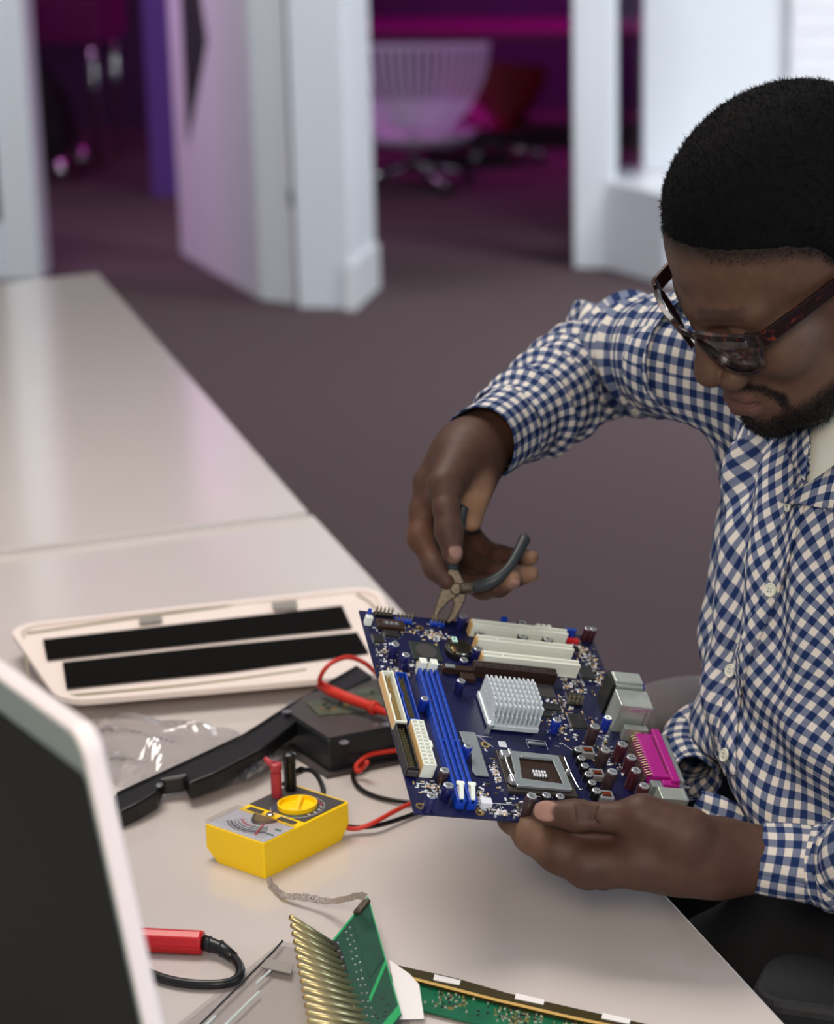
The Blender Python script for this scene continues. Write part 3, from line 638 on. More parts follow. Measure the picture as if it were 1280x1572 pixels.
mbd = thing('motherboard', 'dark blue computer motherboard with cream slots and silver heatsink, held up in both hands', 'motherboard', tuple(bTL))
mbd.matrix_basis = Matrix([[bx[0], -by[0], bn[0], bTL[0]], [bx[1], -by[1], bn[1], bTL[1]], [bx[2], -by[2], bn[2], bTL[2]], [0, 0, 0, 1]])
def BW(u, v, h): return bTL+(bx*u+by*v+bn*h)/1000
class QB(MB):                                             # millimetre boxes on the board
    def b(s, u0, u1, v0, v1, h0, h1, mi=0):
        return s.box(((u0+u1)/2000, -(v0+v1)/2000, (h0+h1)/2000), ((u1-u0)/1000, (v1-v0)/1000, (h1-h0)/1000), None, mi)
    def c(s, u, v, h0, h1, r, r2=None, n=12, mi=0): return s.cyl((u/1000, -v/1000, h0/1000), (u/1000, -v/1000, h1/1000), r/1000, None if r2 is None else r2/1000, n, mi)
def bo(name, mb, m, par=None, smooth=False, bev=0.): return obj(name, mb, m, par or mbd, smooth, world=False, bevel=bev)
def bp(name, m, dims, par=None, bev=.0003): return bo(name, QB().b(*dims), m, par, bev=bev)
bo('board', MB().slab([(0, 0, 0), (.205, 0, 0), (.205, -.244, 0), (0, -.244, 0)], (0, 0, -.0016)), 'board_navy')
# traces as slim raised copper runs
tr = QB(); rs = random.Random(3)
for k in range(150):
    u = rs.uniform(3, 196); v = rs.uniform(4, 238); l = rs.uniform(6, 30)
    if rs.random() < .5: tr.b(u, min(204, u+l), v, v+.35, 0, .06)
    else: tr.b(u, u+.35, v, min(243, v+l), 0, .06)
o = bo('copper_traces', tr, 'copper_line'); o['kind'] = 'stuff'
# expansion slots
for v in (53.5, 32.5, 11.5):
    s_ = bp('expansion_slot', 'slot_cream', (91, 175, v, v+7.4, 0, 9.5))
    for a_, b_2 in ((v, v+2.5), (v+4.9, v+7.4)): bp('slot_wall', 'slot_cream', (91, 175, a_, b_2, 9.5, 12.8), s_)
    bp('slot_end', 'slot_tan', (89.6, 91, v, v+7.4, 0, 12.2), s_); bp('slot_key', 'slot_cream', (107, 109, v+2.5, v+4.9, 9.5, 12.8), s_)
    bp('slot_lip', 'slot_cream', (91, 175, v-.5, v+7.9, 0, 1.2), s_); bp('contact_row', 'brass', (92, 174, v+3.2, v+4.2, 9.5, 10.2), s_)
s_ = bp('graphics_slot', 'agp_brown', (81, 152, 66, 74, 0, 8.5))
for a_, b_2 in ((66, 68.6), (71.4, 74)): bp('slot_wall', 'agp_brown', (81, 152, a_, b_2, 8.5, 11), s_)
tk = QB()
for k in range(34): tk.b(82+k*2.04, 83+k*2.04, 68.6, 69.1, 8.5, 10.6)
o = bo('contact_row', tk, 'alu', s_)
bp('slot_rim', 'plate_grey', (82, 150, 65.6, 66.1, 9.5, 11.1), s_)
r_ = bp('slot_retainer', 'agp_brown', (56, 81, 67, 73, 0, 5.5)); bp('retainer_tab', 'plate_grey', (58, 66, 68, 72, 5.5, 6.4), r_)
bp('slot_lever', 'agp_brown', (70, 82, 74, 82, 0, 4))
# heatsink
h_ = bp('heatsink', 'alu_white', (79, 121, 99, 141, 2, 6)); h_['label'] = 'silver finned heatsink'
for k in range(11):
    u = 80+k*3.85; fn_ = bo('fin', QB().b(u, u+1.5, 100.5, 140, 6, 15), 'alu_white', h_)
    pn = QB()
    for j in range(7): pn.b(u, u+1.5, 100.5+j*5.7, 100.5+j*5.7+3.7, 15, 25.5-(1.5 if j in (0, 6) else 0))
    bo('fin_teeth', pn, 'alu_white', fn_)
for u, v in ((79, 143), (122, 98)):
    s_ = bo('spring_pin', QB().c(u, v, 0, 8, 2.0).c(u, v, 8, 10, 3.6, 3.2, 14), 'alu', h_, smooth=False)
bo('clip_arm', MB().tube([(.0815, -.141, .006), (.0905, -.121, .0215)], [.0012, .001], 8), 'alu', h_)
bp('chipset_base', 'chip_green', (81, 119, 101, 139, 0, 2))
# processor socket
k_ = bp('processor_socket', 'socket_dark', (80, 136, 166, 214, 0, 3))
LPo = [(90, 169), (130, 170), (132, 209), (87, 208)]; LPi = [(96, 176), (123.5, 176.5), (125.5, 203.5), (92.5, 201)]
rgm = MB(); vs = []
for q in (LPo, LPi):
    for hh in (.0042, .0056): vs += [(u/1000, -v/1000, hh) for u, v in q]
fs = []
for i in range(4):
    j = (i+1) % 4
    fs += [(4+i, 12+i, 12+j, 4+j), (i, j, 8+j, 8+i), (i, 4+i, 4+j, j), (8+i, 8+j, 12+j, 12+i)]
bo('load_plate', rgm.add(vs, fs), 'plate_grey', k_, bev=.0004)
bp('plate_bar', 'alu', (86, 131, 207.5, 210.5, 3.4, 6), k_, .0006); bp('plate_bar', 'alu', (98, 122, 174.4, 175.8, 5.6, 6.2), k_, .0002)
bp('contact_field', 'agp_brown', (93, 125, 176, 203, 3, 3.4), k_)
cv = bp('socket_well', 'chip_black', (103, 116, 185, 197, 3.4, 3.7), k_)
for i in range(5):
    for j in range(2): bo('well_capacitor', QB().b(104+i*2.3, 105.3+i*2.3, 189+j*4, 191.6+j*4, 3.7, 4.9), 'silk', cv)
for dims in ((81, 87, 171, 178, 3, 7.5), (82, 87, 199, 208, 3, 7.5), (88, 91, 168, 175, 3, 6.6), (131, 135, 188, 191, 3, 8)): bp('hinge_tab', 'alu', dims, k_, .0008)
bo('hinge_barrel', QB().c(85, 204, 3, 4.2, 5, n=18), 'conn_black', k_)
bo('lever', MB().tube(spline([(.0845, -.172, .006), (.0835, -.19, .0065), (.085, -.206, .007)], 5), .0009, 8), 'chrome', k_, smooth=True)
bo('lever', MB().tube(spline([(.134, -.169, .006), (.1345, -.19, .0065), (.137, -.208, .0062), (.140, -.2085, .006)], 5), .0009, 8), 'chrome', k_, smooth=True)
bo('shield_plate', MB().slab([(u/1000, -v/1000, .0004) for u, v in [(55, 146), (68, 146), (68, 197), (57.5, 197), (55.5, 192), (59.5, 172), (55.5, 158)]], (0, 0, .0012)), 'plate_grey', bev=.0003)
bp('silver_jumper', 'alu', (110, 124, 152, 154.2, 1, 2.6)); bp('silk_block', 'silk', (85.5, 92, 152, 159, 0, .15))
# memory slots
for u in (32.5, 41.5):
    s_ = bp('memory_slot', 'conn_blue', (u, u+7, 80, 236, 0, 5.5))
    bp('slot_wall', 'conn_blue', (u, u+2.5, 80, 236, 5.5, 8.6), s_); bp('slot_wall', 'conn_blue', (u+4.5, u+7, 80, 236, 5.5, 8.6), s_)
    bp('slot_gap', 'conn_black', (u+2.5, u+4.5, 82, 234, 5.5, 5.9), s_); bp('slot_key', 'conn_blue', (u+2.5, u+4.5, 166, 168, 5.5, 8.6), s_)
    l_ = bp('latch', 'slot_cream', (u+.6, u+6.4, 73.5, 80.5, 0, 14), s_, .0006)
    l_ = bo('latch', MB().slab([(u/1000+.0018, -.222, .0086), (u/1000+.0018, -.2225, .0145), (u/1000+.0018, -.226, .0148), (u/1000+.0018, -.2345, .0094), (u/1000+.0018, -.2345, .0080)], (.0034, 0, 0)), 'slot_cream', s_, bev=.0005)
    bp('latch_grip', 'slot_cream', (u+.4, u+6.6, 221, 224, 12.6, 14.8), s_, .0006)
# ribbon headers
def shroud(name, m, u0, u1, v0, v1, h, pin_rows, pins, inner):
    s_ = bp(name, m, (u0, u1, v0, v1, 0, 2.2))
    for d in ((u0, u0+1.1, v0, v1), (u1-1.1, u1, v0, v1), (u0+1.1, u1-1.1, v0, v0+1.3), (u0+1.1, u1-1.1, v1-1.3, v1)): bp('shroud_wall', m, d+(2.2, h), s_)
    bp('shroud_floor', inner, (u0+1.1, u1-1.1, v0+1.3, v1-1.3, 2.2, 2.6), s_)
    pm = QB()
    for i in range(pins):
        for j in range(pin_rows):
            u = (u0+u1)/2+(j-.5)*2.54; v = v0+4+(v1-v0-8)*i/(pins-1); pm.b(u-.32, u+.32, v-.32, v+.32, 2.6, h-1.6)
    o_ = bo('pin_field', pm, 'gold_pin', s_); o_['kind'] = 'stuff'
    return s_
s_ = shroud('ribbon_header', 'slot_cream', .4, 10, 89, 150.5, 9.2, 2, 20, 'slot_tan'); bp('side_skirt', 'slot_tan', (.1, .5, 89.3, 150.2, 0, 8.6), s_); bp('key_block', 'slot_cream', (.4, 2.6, 117, 121.5, 2.2, 9.2), s_)
s_ = shroud('ribbon_header', 'conn_blue', 11.4, 21, 89, 146.5, 9.2, 2, 20, 'conn_black'); bp('key_block', 'conn_blue', (11.4, 13.4, 114, 118.5, 2.2, 9.2), s_)
s_ = shroud('floppy_header', 'conn_black', .2, 9.6, 152, 204, 8.6, 2, 17, 'conn_black'); bp('end_block', 'chip_grey', (1, 9, 201, 206, 2, 7), s_)
p_ = bp('power_header', 'slot_cream', (11.5, 21.8, 151, 203.5, 0, 10))
bp('side_skirt', 'slot_tan', (11.2, 11.6, 151.2, 203.3, 0, 12.4), p_)
for i in range(13):
    v = 151+i*(52.5-1)/12; bp('cell_wall', 'slot_cream', (11.5, 21.8, v, v+1.1, 10, 12.8), p_, .0001)
for u in (11.5, 16.1, 20.7): bp('cell_wall', 'slot_cream', (u, u+1.1, 151, 203.5, 10, 12.8), p_, .0001)
for i in range(12):
    for u in (14.3, 18.9): bo('power_pin', QB().b(u-.5, u+.5, 152+i*4.29+1.6, 152+i*4.29+2.6, 10, 11.4), 'brass', p_)
bp('latch_nub', 'slot_cream', (21.8, 23.6, 174, 181, 2, 12.4), p_)
# electrolytic capacitors
def capmesh(r, h, m):
    key = (r, h, m)
    if key not in capmesh.c:
        capmesh.c[key] = (QB().lathe([(r*.9e-3, 0), (r*1e-3, .0005), (r*1e-3, .0011), (r*.94e-3, .0015), (r*1e-3, .0019), (r*1e-3, h*1e-3-.0006), (r*.9e-3, h*1e-3), (r*.82e-3, h*1e-3)], n=16).mesh('sleeve', m, True),
                          QB().lathe([(r*.82e-3, h*1e-3-.0004), (r*.82e-3, h*1e-3+.0002), (r*.7e-3, h*1e-3+.0004), (.0001, h*1e-3+.0003)], n=16).mesh('can_top', 'alu', False),
                          QB().b(-r*.6, r*.6, -.18, .18, h+.25, h+.5).b(-.18, .18, -r*.6, r*.6, h+.25, h+.5).mesh('vent_score', 'chip_grey', False))
    return capmesh.c[key]
capmesh.c = {}
caps = [(17, 57, 12, 4, 'cap_blue'), (23, 71, 13, 4, 'cap_blue'), (84, 9, 12, 4, 'cap_blue'), (88, 51, 12, 4.2, 'cap_blue'), (76, 60, 6, 4, 'cap_blue'), (64, 96, 12, 4, 'cap_blue'), (29, 122, 11, 3.6, 'cap_bright'),
        (53, 175, 11, 3.8, 'cap_bright'), (10, 240, 14, 4, 'cap_blue'), (136, 134, 12, 4, 'cap_bright'), (182, 125, 12, 3.8, 'cap_bright'), (28, 206, 11, 4.2, 'cap_brown'), (27, 224, 12, 4.4, 'cap_blue'), (87, 238, 20, 4.6, 'cap_brown'),
        (164, 144, 17, 4.8, 'cap_brown'), (166, 171, 16, 4.8, 'cap_brown'), (183, 162, 16, 4.8, 'cap_maroon'), (187, 176, 15, 4.8, 'cap_maroon'), (164, 198, 17, 4.8, 'cap_brown'), (185, 194, 17, 4.8, 'cap_maroon'), (189, 208, 14, 4.8, 'cap_maroon'),
        (149, 161, 6, 4, 'cap_black'), (149, 171, 6, 4, 'cap_black'), (149.5, 180, 6, 4, 'cap_black'), (150, 190, 6, 4, 'cap_black'), (150.5, 199.5, 6, 4, 'cap_black'), (151, 210, 7, 4.4, 'cap_black'), (108, 219, 6, 4, 'cap_black'), (119, 219, 6, 4, 'cap_black'),
        (97, 25.5, 8, 4.6, 'cap_black'), (135, 22, 8, 4.6, 'cap_black'), (157, 22, 8, 4.6, 'cap_black'), (97, 63.2, 8, 2.4, 'cap_black'), (138, 5, 9, 4.4, 'cap_black'), (196, 6, 12, 3.4, 'cap_maroon'), (201, 6, 12, 3.4, 'cap_maroon')]
for u, v, h, r, m in caps:
    ms = capmesh(r, h, m); M_ = Matrix.Translation((u/1000, -v/1000, 0))@Matrix.Rotation(random.uniform(-.5, .5), 4, 'Z')
    c_ = link('capacitor', ms[0], mbd, False, M_); link('can_top', ms[1], c_, False); link('vent_score', ms[2], c_, False)
# chips
def chip(name, m, dims, pins=True):
    c_ = bp(name, m, dims, bev=.0003); u0, u1, v0, v1, h0, h1 = dims
    if pins:
        pm = QB(); n_u = int((u1-u0)/1.3); n_v = int((v1-v0)/1.3)
        for i in range(n_u):
            u = u0+.5+i*(u1-u0-1)/max(1, n_u-1); pm.b(u-.2, u+.2, v0-1.1, v0, 0, .5); pm.b(u-.2, u+.2, v1, v1+1.1, 0, .5)
        for i in range(n_v):
            v = v0+.5+i*(v1-v0-1)/max(1, n_v-1); pm.b(u0-1.1, u0, v-.2, v+.2, 0, .5); pm.b(u1, u1+1.1, v-.2, v+.2, 0, .5)
        o_ = bo('chip_legs', pm, 'alu', c_); o_['kind'] = 'stuff'
    return c_
c_ = chip('bridge_chip', 'chip_green', (35, 60, 36, 59, 0, 1.6), False); bo('chip_disc', QB().c(47.5, 47.5, 1.6, 1.9, 9, n=24), 'chip_grey', c_); bo('corner_mark', QB().b(57, 59, 37, 38.5, 1.6, 1.8), 'slot_tan', c_)
chip('black_chip', 'chip_black', (180, 192, 45, 62, .2, 2)); chip('grey_chip', 'chip_grey', (124, 149, 76, 92, .2, 2)); chip('square_chip', 'chip_black', (154, 168, 110, 128, .2, 1.8))
chip('small_chip', 'chip_black', (134, 150, 100, 108, .2, 1.8)); chip('small_chip', 'chip_black', (128, 140, 112, 117, .2, 1.6)); chip('small_chip', 'chip_black', (176, 187, 18, 25, .2, 1.6))
chip('small_chip', 'chip_black', (160, 172, 82, 90, .2, 1.6)); chip('small_chip', 'chip_black', (5, 14, 32, 42, .2, 1.6)); chip('small_chip', 'chip_black', (16, 28, 25, 33, .2, 2.2)); chip('small_chip', 'chip_black', (84, 94, 226, 233, .2, 1.6))
f_ = bp('edge_bracket', 'agp_brown', (11, 34, 13, 24, 0, 4)); bp('bracket_window', 'chip_grey', (16, 30, 15.5, 21.5, 4, 4.3), f_)
for k in range(3): bp('window_contact', 'alu', (18+k*4, 20+k*4, 17, 20, 4.3, 4.6), f_, 0)
# battery
b_h = bo('battery_holder', QB().lathe([(.0118, 0), (.0122, .001), (.0122, .0045), (.0106, .005)], (.076, -.043, 0), n=28), 'conn_black')
bo('coin_cell', QB().lathe([(.0100, .003), (.0102, .0055), (.0094, .0063), (.0001, .0063)], (.076, -.043, 0), n=28), 'coin', b_h, smooth=False)
bp('holder_clip', 'brass', (68, 71, 45, 52, 4, 7.4), b_h); bp('glint_tag', 'glint_teal', (70.5, 75, 31.5, 38, 6.5, 7.0), b_h, 0); bp('glint_tag_mark', 'print_black', (72, 73.4, 33.5, 35.5, 7.0, 7.1), b_h, 0)  # pale teal tag stands in for a glint on the battery
# front headers
def pins(name, u0, u1, v, n, rows=1, h=9, base=None):
    b_ = bp(name, base or 'conn_black', (u0-1, u1+1, v-1.3*rows, v+1.3*rows, 0, 2.4))
    for i in range(n):
        for j in range(rows):
            u = u0+(u1-u0)*i/(n-1); w = v+(j-(rows-1)/2)*2.5; bo('header_pin', QB().b(u-.33, u+.33, w-.33, w+.33, 2.4, h), 'gold_pin', b_)
pins('pin_header', 13, 26, 4, 5, 2, 8.5); pins('pin_header', 30, 42, 9, 5, 2, 8, 'conn_blue'); pins('pin_header', 60, 70, 8, 4, 2, 8, 'conn_blue'); pins('pin_header', 158, 169, 97, 4, 2, 10)
w_ = bp('fan_header', 'slot_cream', (1, 6.5, 15, 20, 0, 8)); bp('header_back', 'conn_blue', (2, 5, 13.6, 15, 0, 13), w_)
w_ = bp('jumper_block', 'slot_cream', (150, 164.5, 3.5, 9, 0, 8))
for k in range(3): bp('jumper_cell', 'slot_cream', (150.6+k*4.8, 154+k*4.8, 3.8, 8.6, 8, 10), w_, .0005)
bp('black_header', 'conn_black', (166, 177, 3, 8, 0, 8)); bp('red_header', 'conn_red', (178, 189, 10, 14, 0, 4))
for u in (179, 184): bo('blue_plug', QB().c(u, 7, 0, 10, 2.3), 'conn_blue', smooth=False)
bp('blue_plug', 'conn_blue', (118, 124, 4, 7, 0, 13)); bp('white_socket', 'silk', (53, 62, 226, 233, 0, 5)); bp('crystal', 'alu', (40, 46, 60, 63, 0, 4), bev=.001)
# chokes
for u, v in ((157, 160), (158, 187), (159, 212)):
    f_ = bp('choke', 'ferrite', (u-6, u+6, v-5, v+5, 0, 6), bev=.001); bp('choke_window', 'chip_black', (u-3.6, u+3.6, v-2.2, v+2.6, 6, 6.2), f_, 0)
    for k in range(4): bo('coil_turn', QB().b(u-3+k*1.7, u-2+k*1.7, v-1.4, v+1.8, 6.2, 7), 'copper', f_)
# rear ports
e_ = bp('port_tower', 'tin', (189, 213, 86, 104, 0, 29), bev=.0005); bp('tower_back', 'conn_black', (186, 189, 85.6, 104.4, 0, 29.4), e_); bp('tower_ridge', 'tin', (189, 213, 88, 101, 29, 31), e_, .0006); bo('tower_spring', MB().tube([(.2135, -.088, .027), (.2155, -.095, .0265), (.2135, -.103, .027)], .0012, 6), 'conn_blue', e_, smooth=True)
e_ = bp('port_cube', 'tin', (188, 216, 105.5, 127, 0, 27), bev=.0006); bp('cube_spring', 'alu', (196, 206, 126.8, 127.6, 22, 25), e_); bp('cube_spring', 'alu', (207, 215, 126.8, 127.5, 24, 26), e_); bp('cube_seam', 'chip_grey', (211.2, 211.7, 127, 127.1, 2, 24), e_, 0)
e_ = bp('small_port', 'tin', (194, 214, 131, 137, 0, 12), bev=.0005)
for k in range(3): bp('vent_hole', 'chip_black', (209+(k % 2)*2.6, 210.5+(k % 2)*2.6, 137, 137.1, 3+k*2.6, 4.6+k*2.6), e_, 0)
e_ = bp('parallel_port', 'port_magenta', (201, 220, 142, 194, 1, 13), bev=.0007); e_['label'] = 'magenta printer port'
bp('port_rail', 'port_magenta', (215, 222, 137, 200, 1, 15), e_, .0008); bp('rail_groove', 'cap_maroon', (213.6, 214.6, 146, 190, 13, 13.2), e_, 0); bp('rail_end', 'port_magenta', (208, 222, 196, 202, 0, 12), e_, .0006)
bo('metal_shell', MB().slab([(.2222, -.141, .003), (.2222, -.141, .0125), (.2222, -.197, .0125), (.2222, -.197, .003)], (.0055, 0, 0)), 'plate_grey', e_, bev=.0008)
for v in (138.5, 199): bo('hex_post', QB().lathe([(.0026, 0), (.0026, .006), (.0018, .006), (.0018, .0105)], (.222, -v/1000, .008), np.array([[0, 0, 1], [0, 1, 0], [-1, 0, 0]]), n=6), 'chrome', e_)
for k in range(17): bo('port_pin', MB().tube([(.2012, -(144+k*2.9)/1000, .012), (.197, -(144+k*2.9)/1000, .0105), (.1965, -(144+k*2.9)/1000, 0)], .00045, 6), 'gold_pin', e_)
bp('port_bracket', 'slot_tan', (202, 207, 139, 142, 0, 11), e_); bp('end_clip', 'plate_grey', (199, 208, 195, 203, 0, 10), e_)
e_ = bp('square_port', 'tin', (201, 223, 206, 220, 0, 13), bev=.0005); bp('port_flange', 'plate_grey', (221.5, 223.6, 205.4, 220.6, -.2, 13.4), e_)
# holes and small parts
for u, v in ((49, 15), (52, 238), (197, 33), (74, 158), (6, 236), (198, 238)):
    g_ = bo('screw_hole', QB().lathe([(.0036, 0), (.0036, .0002), (.0020, .0002), (.0019, .0)], (u/1000, -v/1000, 0), n=16), 'brass'); bo('hole_core', QB().c(u, v, .0, .05, 1.9), 'chip_black', g_)
taken = [(89, 176, 10, 63), (55, 153, 64, 76), (78, 122, 98, 142), (78, 138, 165, 216), (31, 50, 72, 238), (0, 24, 88, 206), (34, 61, 35, 60), (64, 88, 31, 56), (186, 205, 84, 222), (54, 70, 145, 198), (50, 80, 100, 140)]
def free(u, v, m=0): return not any(a_-m < u < b_2+m and c2-m < v < d2+m for a_, b_2, c2, d2 in taken)
sm = QB(); n_ = 0
cl = [(12, 50, 14, 24), (30, 18, 16, 8), (44, 68, 10, 10), (60, 24, 12, 8), (16, 78, 12, 6), (90, 226, 20, 14), (70, 236, 22, 5), (56, 218, 10, 14), (145, 130, 20, 22), (170, 70, 14, 14), (190, 20, 9, 12), (195, 48, 6, 26), (150, 100, 18, 14), (176, 150, 12, 30), (76, 190, 4, 18), (20, 215, 14, 10), (40, 66, 18, 6)]
while n_ < 1300:
    a_ = rs.choice(cl); u = rs.gauss(a_[0], a_[2]*.5); v = rs.gauss(a_[1], a_[3]*.5)
    if not (1.5 < u < 203 and 1.5 < v < 242) or not free(u, v, .6): continue
    w, l = (rs.uniform(.6, 1.3), rs.uniform(1.2, 3.0)); h = rs.uniform(.4, 1.0)
    if rs.random() < .5: w, l = l, w
    mi = rs.choice([0, 0, 1, 2, 3, 4, 4])
    sm.b(u-w/2, u+w/2, v-l/2, v+l/2, 0, h, mi); n_ += 1
    if mi == 1:
        if l > w: sm.b(u-w/2, u+w/2, v-l/2-.3, v-l/2, 0, h*1.02, 0); sm.b(u-w/2, u+w/2, v+l/2, v+l/2+.3, 0, h*1.02, 0)
        else: sm.b(u-w/2-.3, u-w/2, v-l/2, v+l/2, 0, h*1.02, 0); sm.b(u+w/2, u+w/2+.3, v-l/2, v+l/2, 0, h*1.02, 0)
o = bo('surface_components', sm, ['alu', 'slot_tan', 'chip_black', 'brass', 'silk']); o['kind'] = 'stuff'
sk = QB()
for (u0, u1, v0, v1) in ((62, 98, 226, 226.4), (98, 116, 244-30, 214.4), (68, 82, 148, 148.3), (110, 126, 147, 147.3), (110, 110.3, 147, 157), (126, 126.3, 147, 157), (70, 70.3, 226, 240), (8, 22, 210, 211), (8, 20, 213, 213.8), (10, 24, 219, 220.2), (62, 74, 233, 239)):
    sk.b(u0, u1, v0, v1, 0, .12)
for (a_, b_2) in (((70, 148), (80, 160)), ((70, 226), (60, 236)), ((88, 229), (98, 240)), ((140, 147), (150, 158))):
    sk.tube([(a_[0]/1000, -a_[1]/1000, .0001), (b_2[0]/1000, -b_2[1]/1000, .0001)], .00018, 4)
for k in range(60):
    u = rs.uniform(4, 200); v = rs.uniform(4, 240)
    if free(u, v, 1): sk.b(u, u+rs.uniform(1.5, 5), v, v+.5, 0, .1)
o = bo('silkscreen', sk, 'silk'); o['kind'] = 'stuff'
# ------------------------------------------------------------------ the man
def smin(a, b, k): h = np.maximum(k-np.abs(a-b), 0)/k; return np.minimum(a, b)-h*h*k*.25
def smax(a, b, k): return -smin(-a, -b, k)
def sstep(a, b, x): t = np.clip((x-a)/(b-a), 0, 1); return t*t*(3-2*t)
def rcone(p, a, b, r1, r2):
    a = np.asarray(a, np.float32); ba = np.asarray(b, np.float32)-a; q = p-a; t = np.clip(q@ba/(ba@ba+1e-12), 0, 1)
    return np.sqrt(((q-t[:, None]*ba)**2).sum(1))-(r1+(r2-r1)*t)
def ball(p, c, r): return np.sqrt(((p-np.asarray(c, np.float32))**2).sum(1))-r
def ellip(p, c, r, R=None):
    q = p-np.asarray(c, np.float32)
    if R is not None: q = q@np.asarray(R, np.float32)
    r = np.asarray(r, np.float32); k0 = np.sqrt(((q/r)**2).sum(1)); k1 = np.sqrt(((q/(r*r))**2).sum(1))+1e-9
    return k0*(k0-1)/k1
def chain(p, nodes, k=.004):
    d = None
    for (a, ra), (b, rb) in zip(nodes[:-1], nodes[1:]):
        e = rcone(p, a, b, ra, rb); d = e if d is None else smin(d, e, k)
    return d
def surfnet(fn, lo, hi, h, B=8):
    lo = np.asarray(lo, np.float32); nb = np.ceil((np.asarray(hi)-lo)/(h*B)).astype(int)
    gi = np.stack(np.meshgrid(*[np.arange(n) for n in nb], indexing='ij'), -1).reshape(-1, 3)
    dc = fn((lo+(gi+.5)*h*B).astype(np.float32)); gi = gi[np.abs(dc) < h*B*1.15]
    g = np.stack(np.meshgrid(*[np.arange(B+1)]*3, indexing='ij'), -1).reshape(-1, 3)
    NX, NY = int(nb[0]*B+2), int(nb[1]*B+2); ids = []; vs = []; sg = []
    for c0 in range(0, len(gi), 400):
        G = gi[c0:c0+400]; P = (lo+(G[:, None, :]*B+g[None])*h).astype(np.float32)
        Dv = fn(P.reshape(-1, 3)).reshape(len(G), B+1, B+1, B+1)
        cor = [Dv[:, i:B+i, j:B+j, k:B+k] for i in (0, 1) for j in (0, 1) for k in (0, 1)]
        neg = sum((c < 0).astype(np.int8) for c in cor); act = (neg > 0) & (neg < 8)
        if not act.any(): continue
        w = np.argwhere(act); cv = np.stack([c[act] for c in cor], 1)
        co = np.array([[i, j, k] for i in (0, 1) for j in (0, 1) for k in (0, 1)], np.float32)
        acc = np.zeros((len(w), 3), np.float32); cnt = np.zeros((len(w), 1), np.float32)
        for a in range(8):
            for ax, bit in ((0, 4), (1, 2), (2, 1)):
                if a & bit: continue
                b = a | bit; m = (cv[:, a] < 0) != (cv[:, b] < 0); t = np.where(m, cv[:, a]/(cv[:, a]-cv[:, b]+1e-20), 0)[:, None]
                acc += np.where(m[:, None], co[a]+t*(co[b]-co[a]), 0); cnt += m[:, None]
        cell = G[w[:, 0]]*B+w[:, 1:]
        ids.append(cell); vs.append(lo+(cell+acc/np.maximum(cnt, 1))*h); sg.append(cv[:, [0, 4, 2, 1]] < 0)
    cell = np.concatenate(ids); V = np.concatenate(vs); S = np.concatenate(sg)
    key = cell[:, 0].astype(np.int64)+NX*(cell[:, 1].astype(np.int64)+NY*cell[:, 2].astype(np.int64))
    o = np.argsort(key); ks = key[o]; st = (1, NX, NX*NY); F = []
    def look(k): i = np.clip(np.searchsorted(ks, k), 0, len(ks)-1); return np.where(ks[i] == k, o[i], -1)
    for ax in range(3):
        m = S[:, 0] != S[:, ax+1]; u, v = st[(ax+1) % 3], st[(ax+2) % 3]; k = key[m]
        q = np.stack([look(k), look(k-u), look(k-u-v), look(k-v)], 1); ok = (q >= 0).all(1); fl = S[m, 0]
        q = np.where(fl[:, None], q, q[:, ::-1]); F.append(q[ok])
    return V.astype(np.float64), np.concatenate(F)
def npmesh(name, V, F, mats, col=None, uv=None, smooth=True):
    me = bpy.data.meshes.new(name); me.vertices.add(len(V)); me.vertices.foreach_set('co', np.asarray(V, np.float32).ravel())
    k = F.shape[1]; me.loops.add(F.size); me.loops.foreach_set('vertex_index', F.ravel().astype(np.int32)); me.polygons.add(len(F))
    me.polygons.foreach_set('loop_start', np.arange(0, F.size, k, dtype=np.int32)); me.polygons.foreach_set('use_smooth', np.full(len(F), smooth))
    for m in (mats if isinstance(mats, list) else [mats]): me.materials.append(MATS[m])
    me.update(calc_edges=True)
    if col is not None:
        a = me.color_attributes.new('tone', 'FLOAT_COLOR', 'POINT'); a.data.foreach_set('color', np.c_[col, np.ones(len(V))].astype(np.float32).ravel())
    if uv is not None:
        l = me.uv_layers.new(name='cloth'); l.data.foreach_set('uv', (uv if len(uv) == F.size and len(uv) != len(V) else uv[F.ravel()]).astype(np.float32).ravel())
    return me
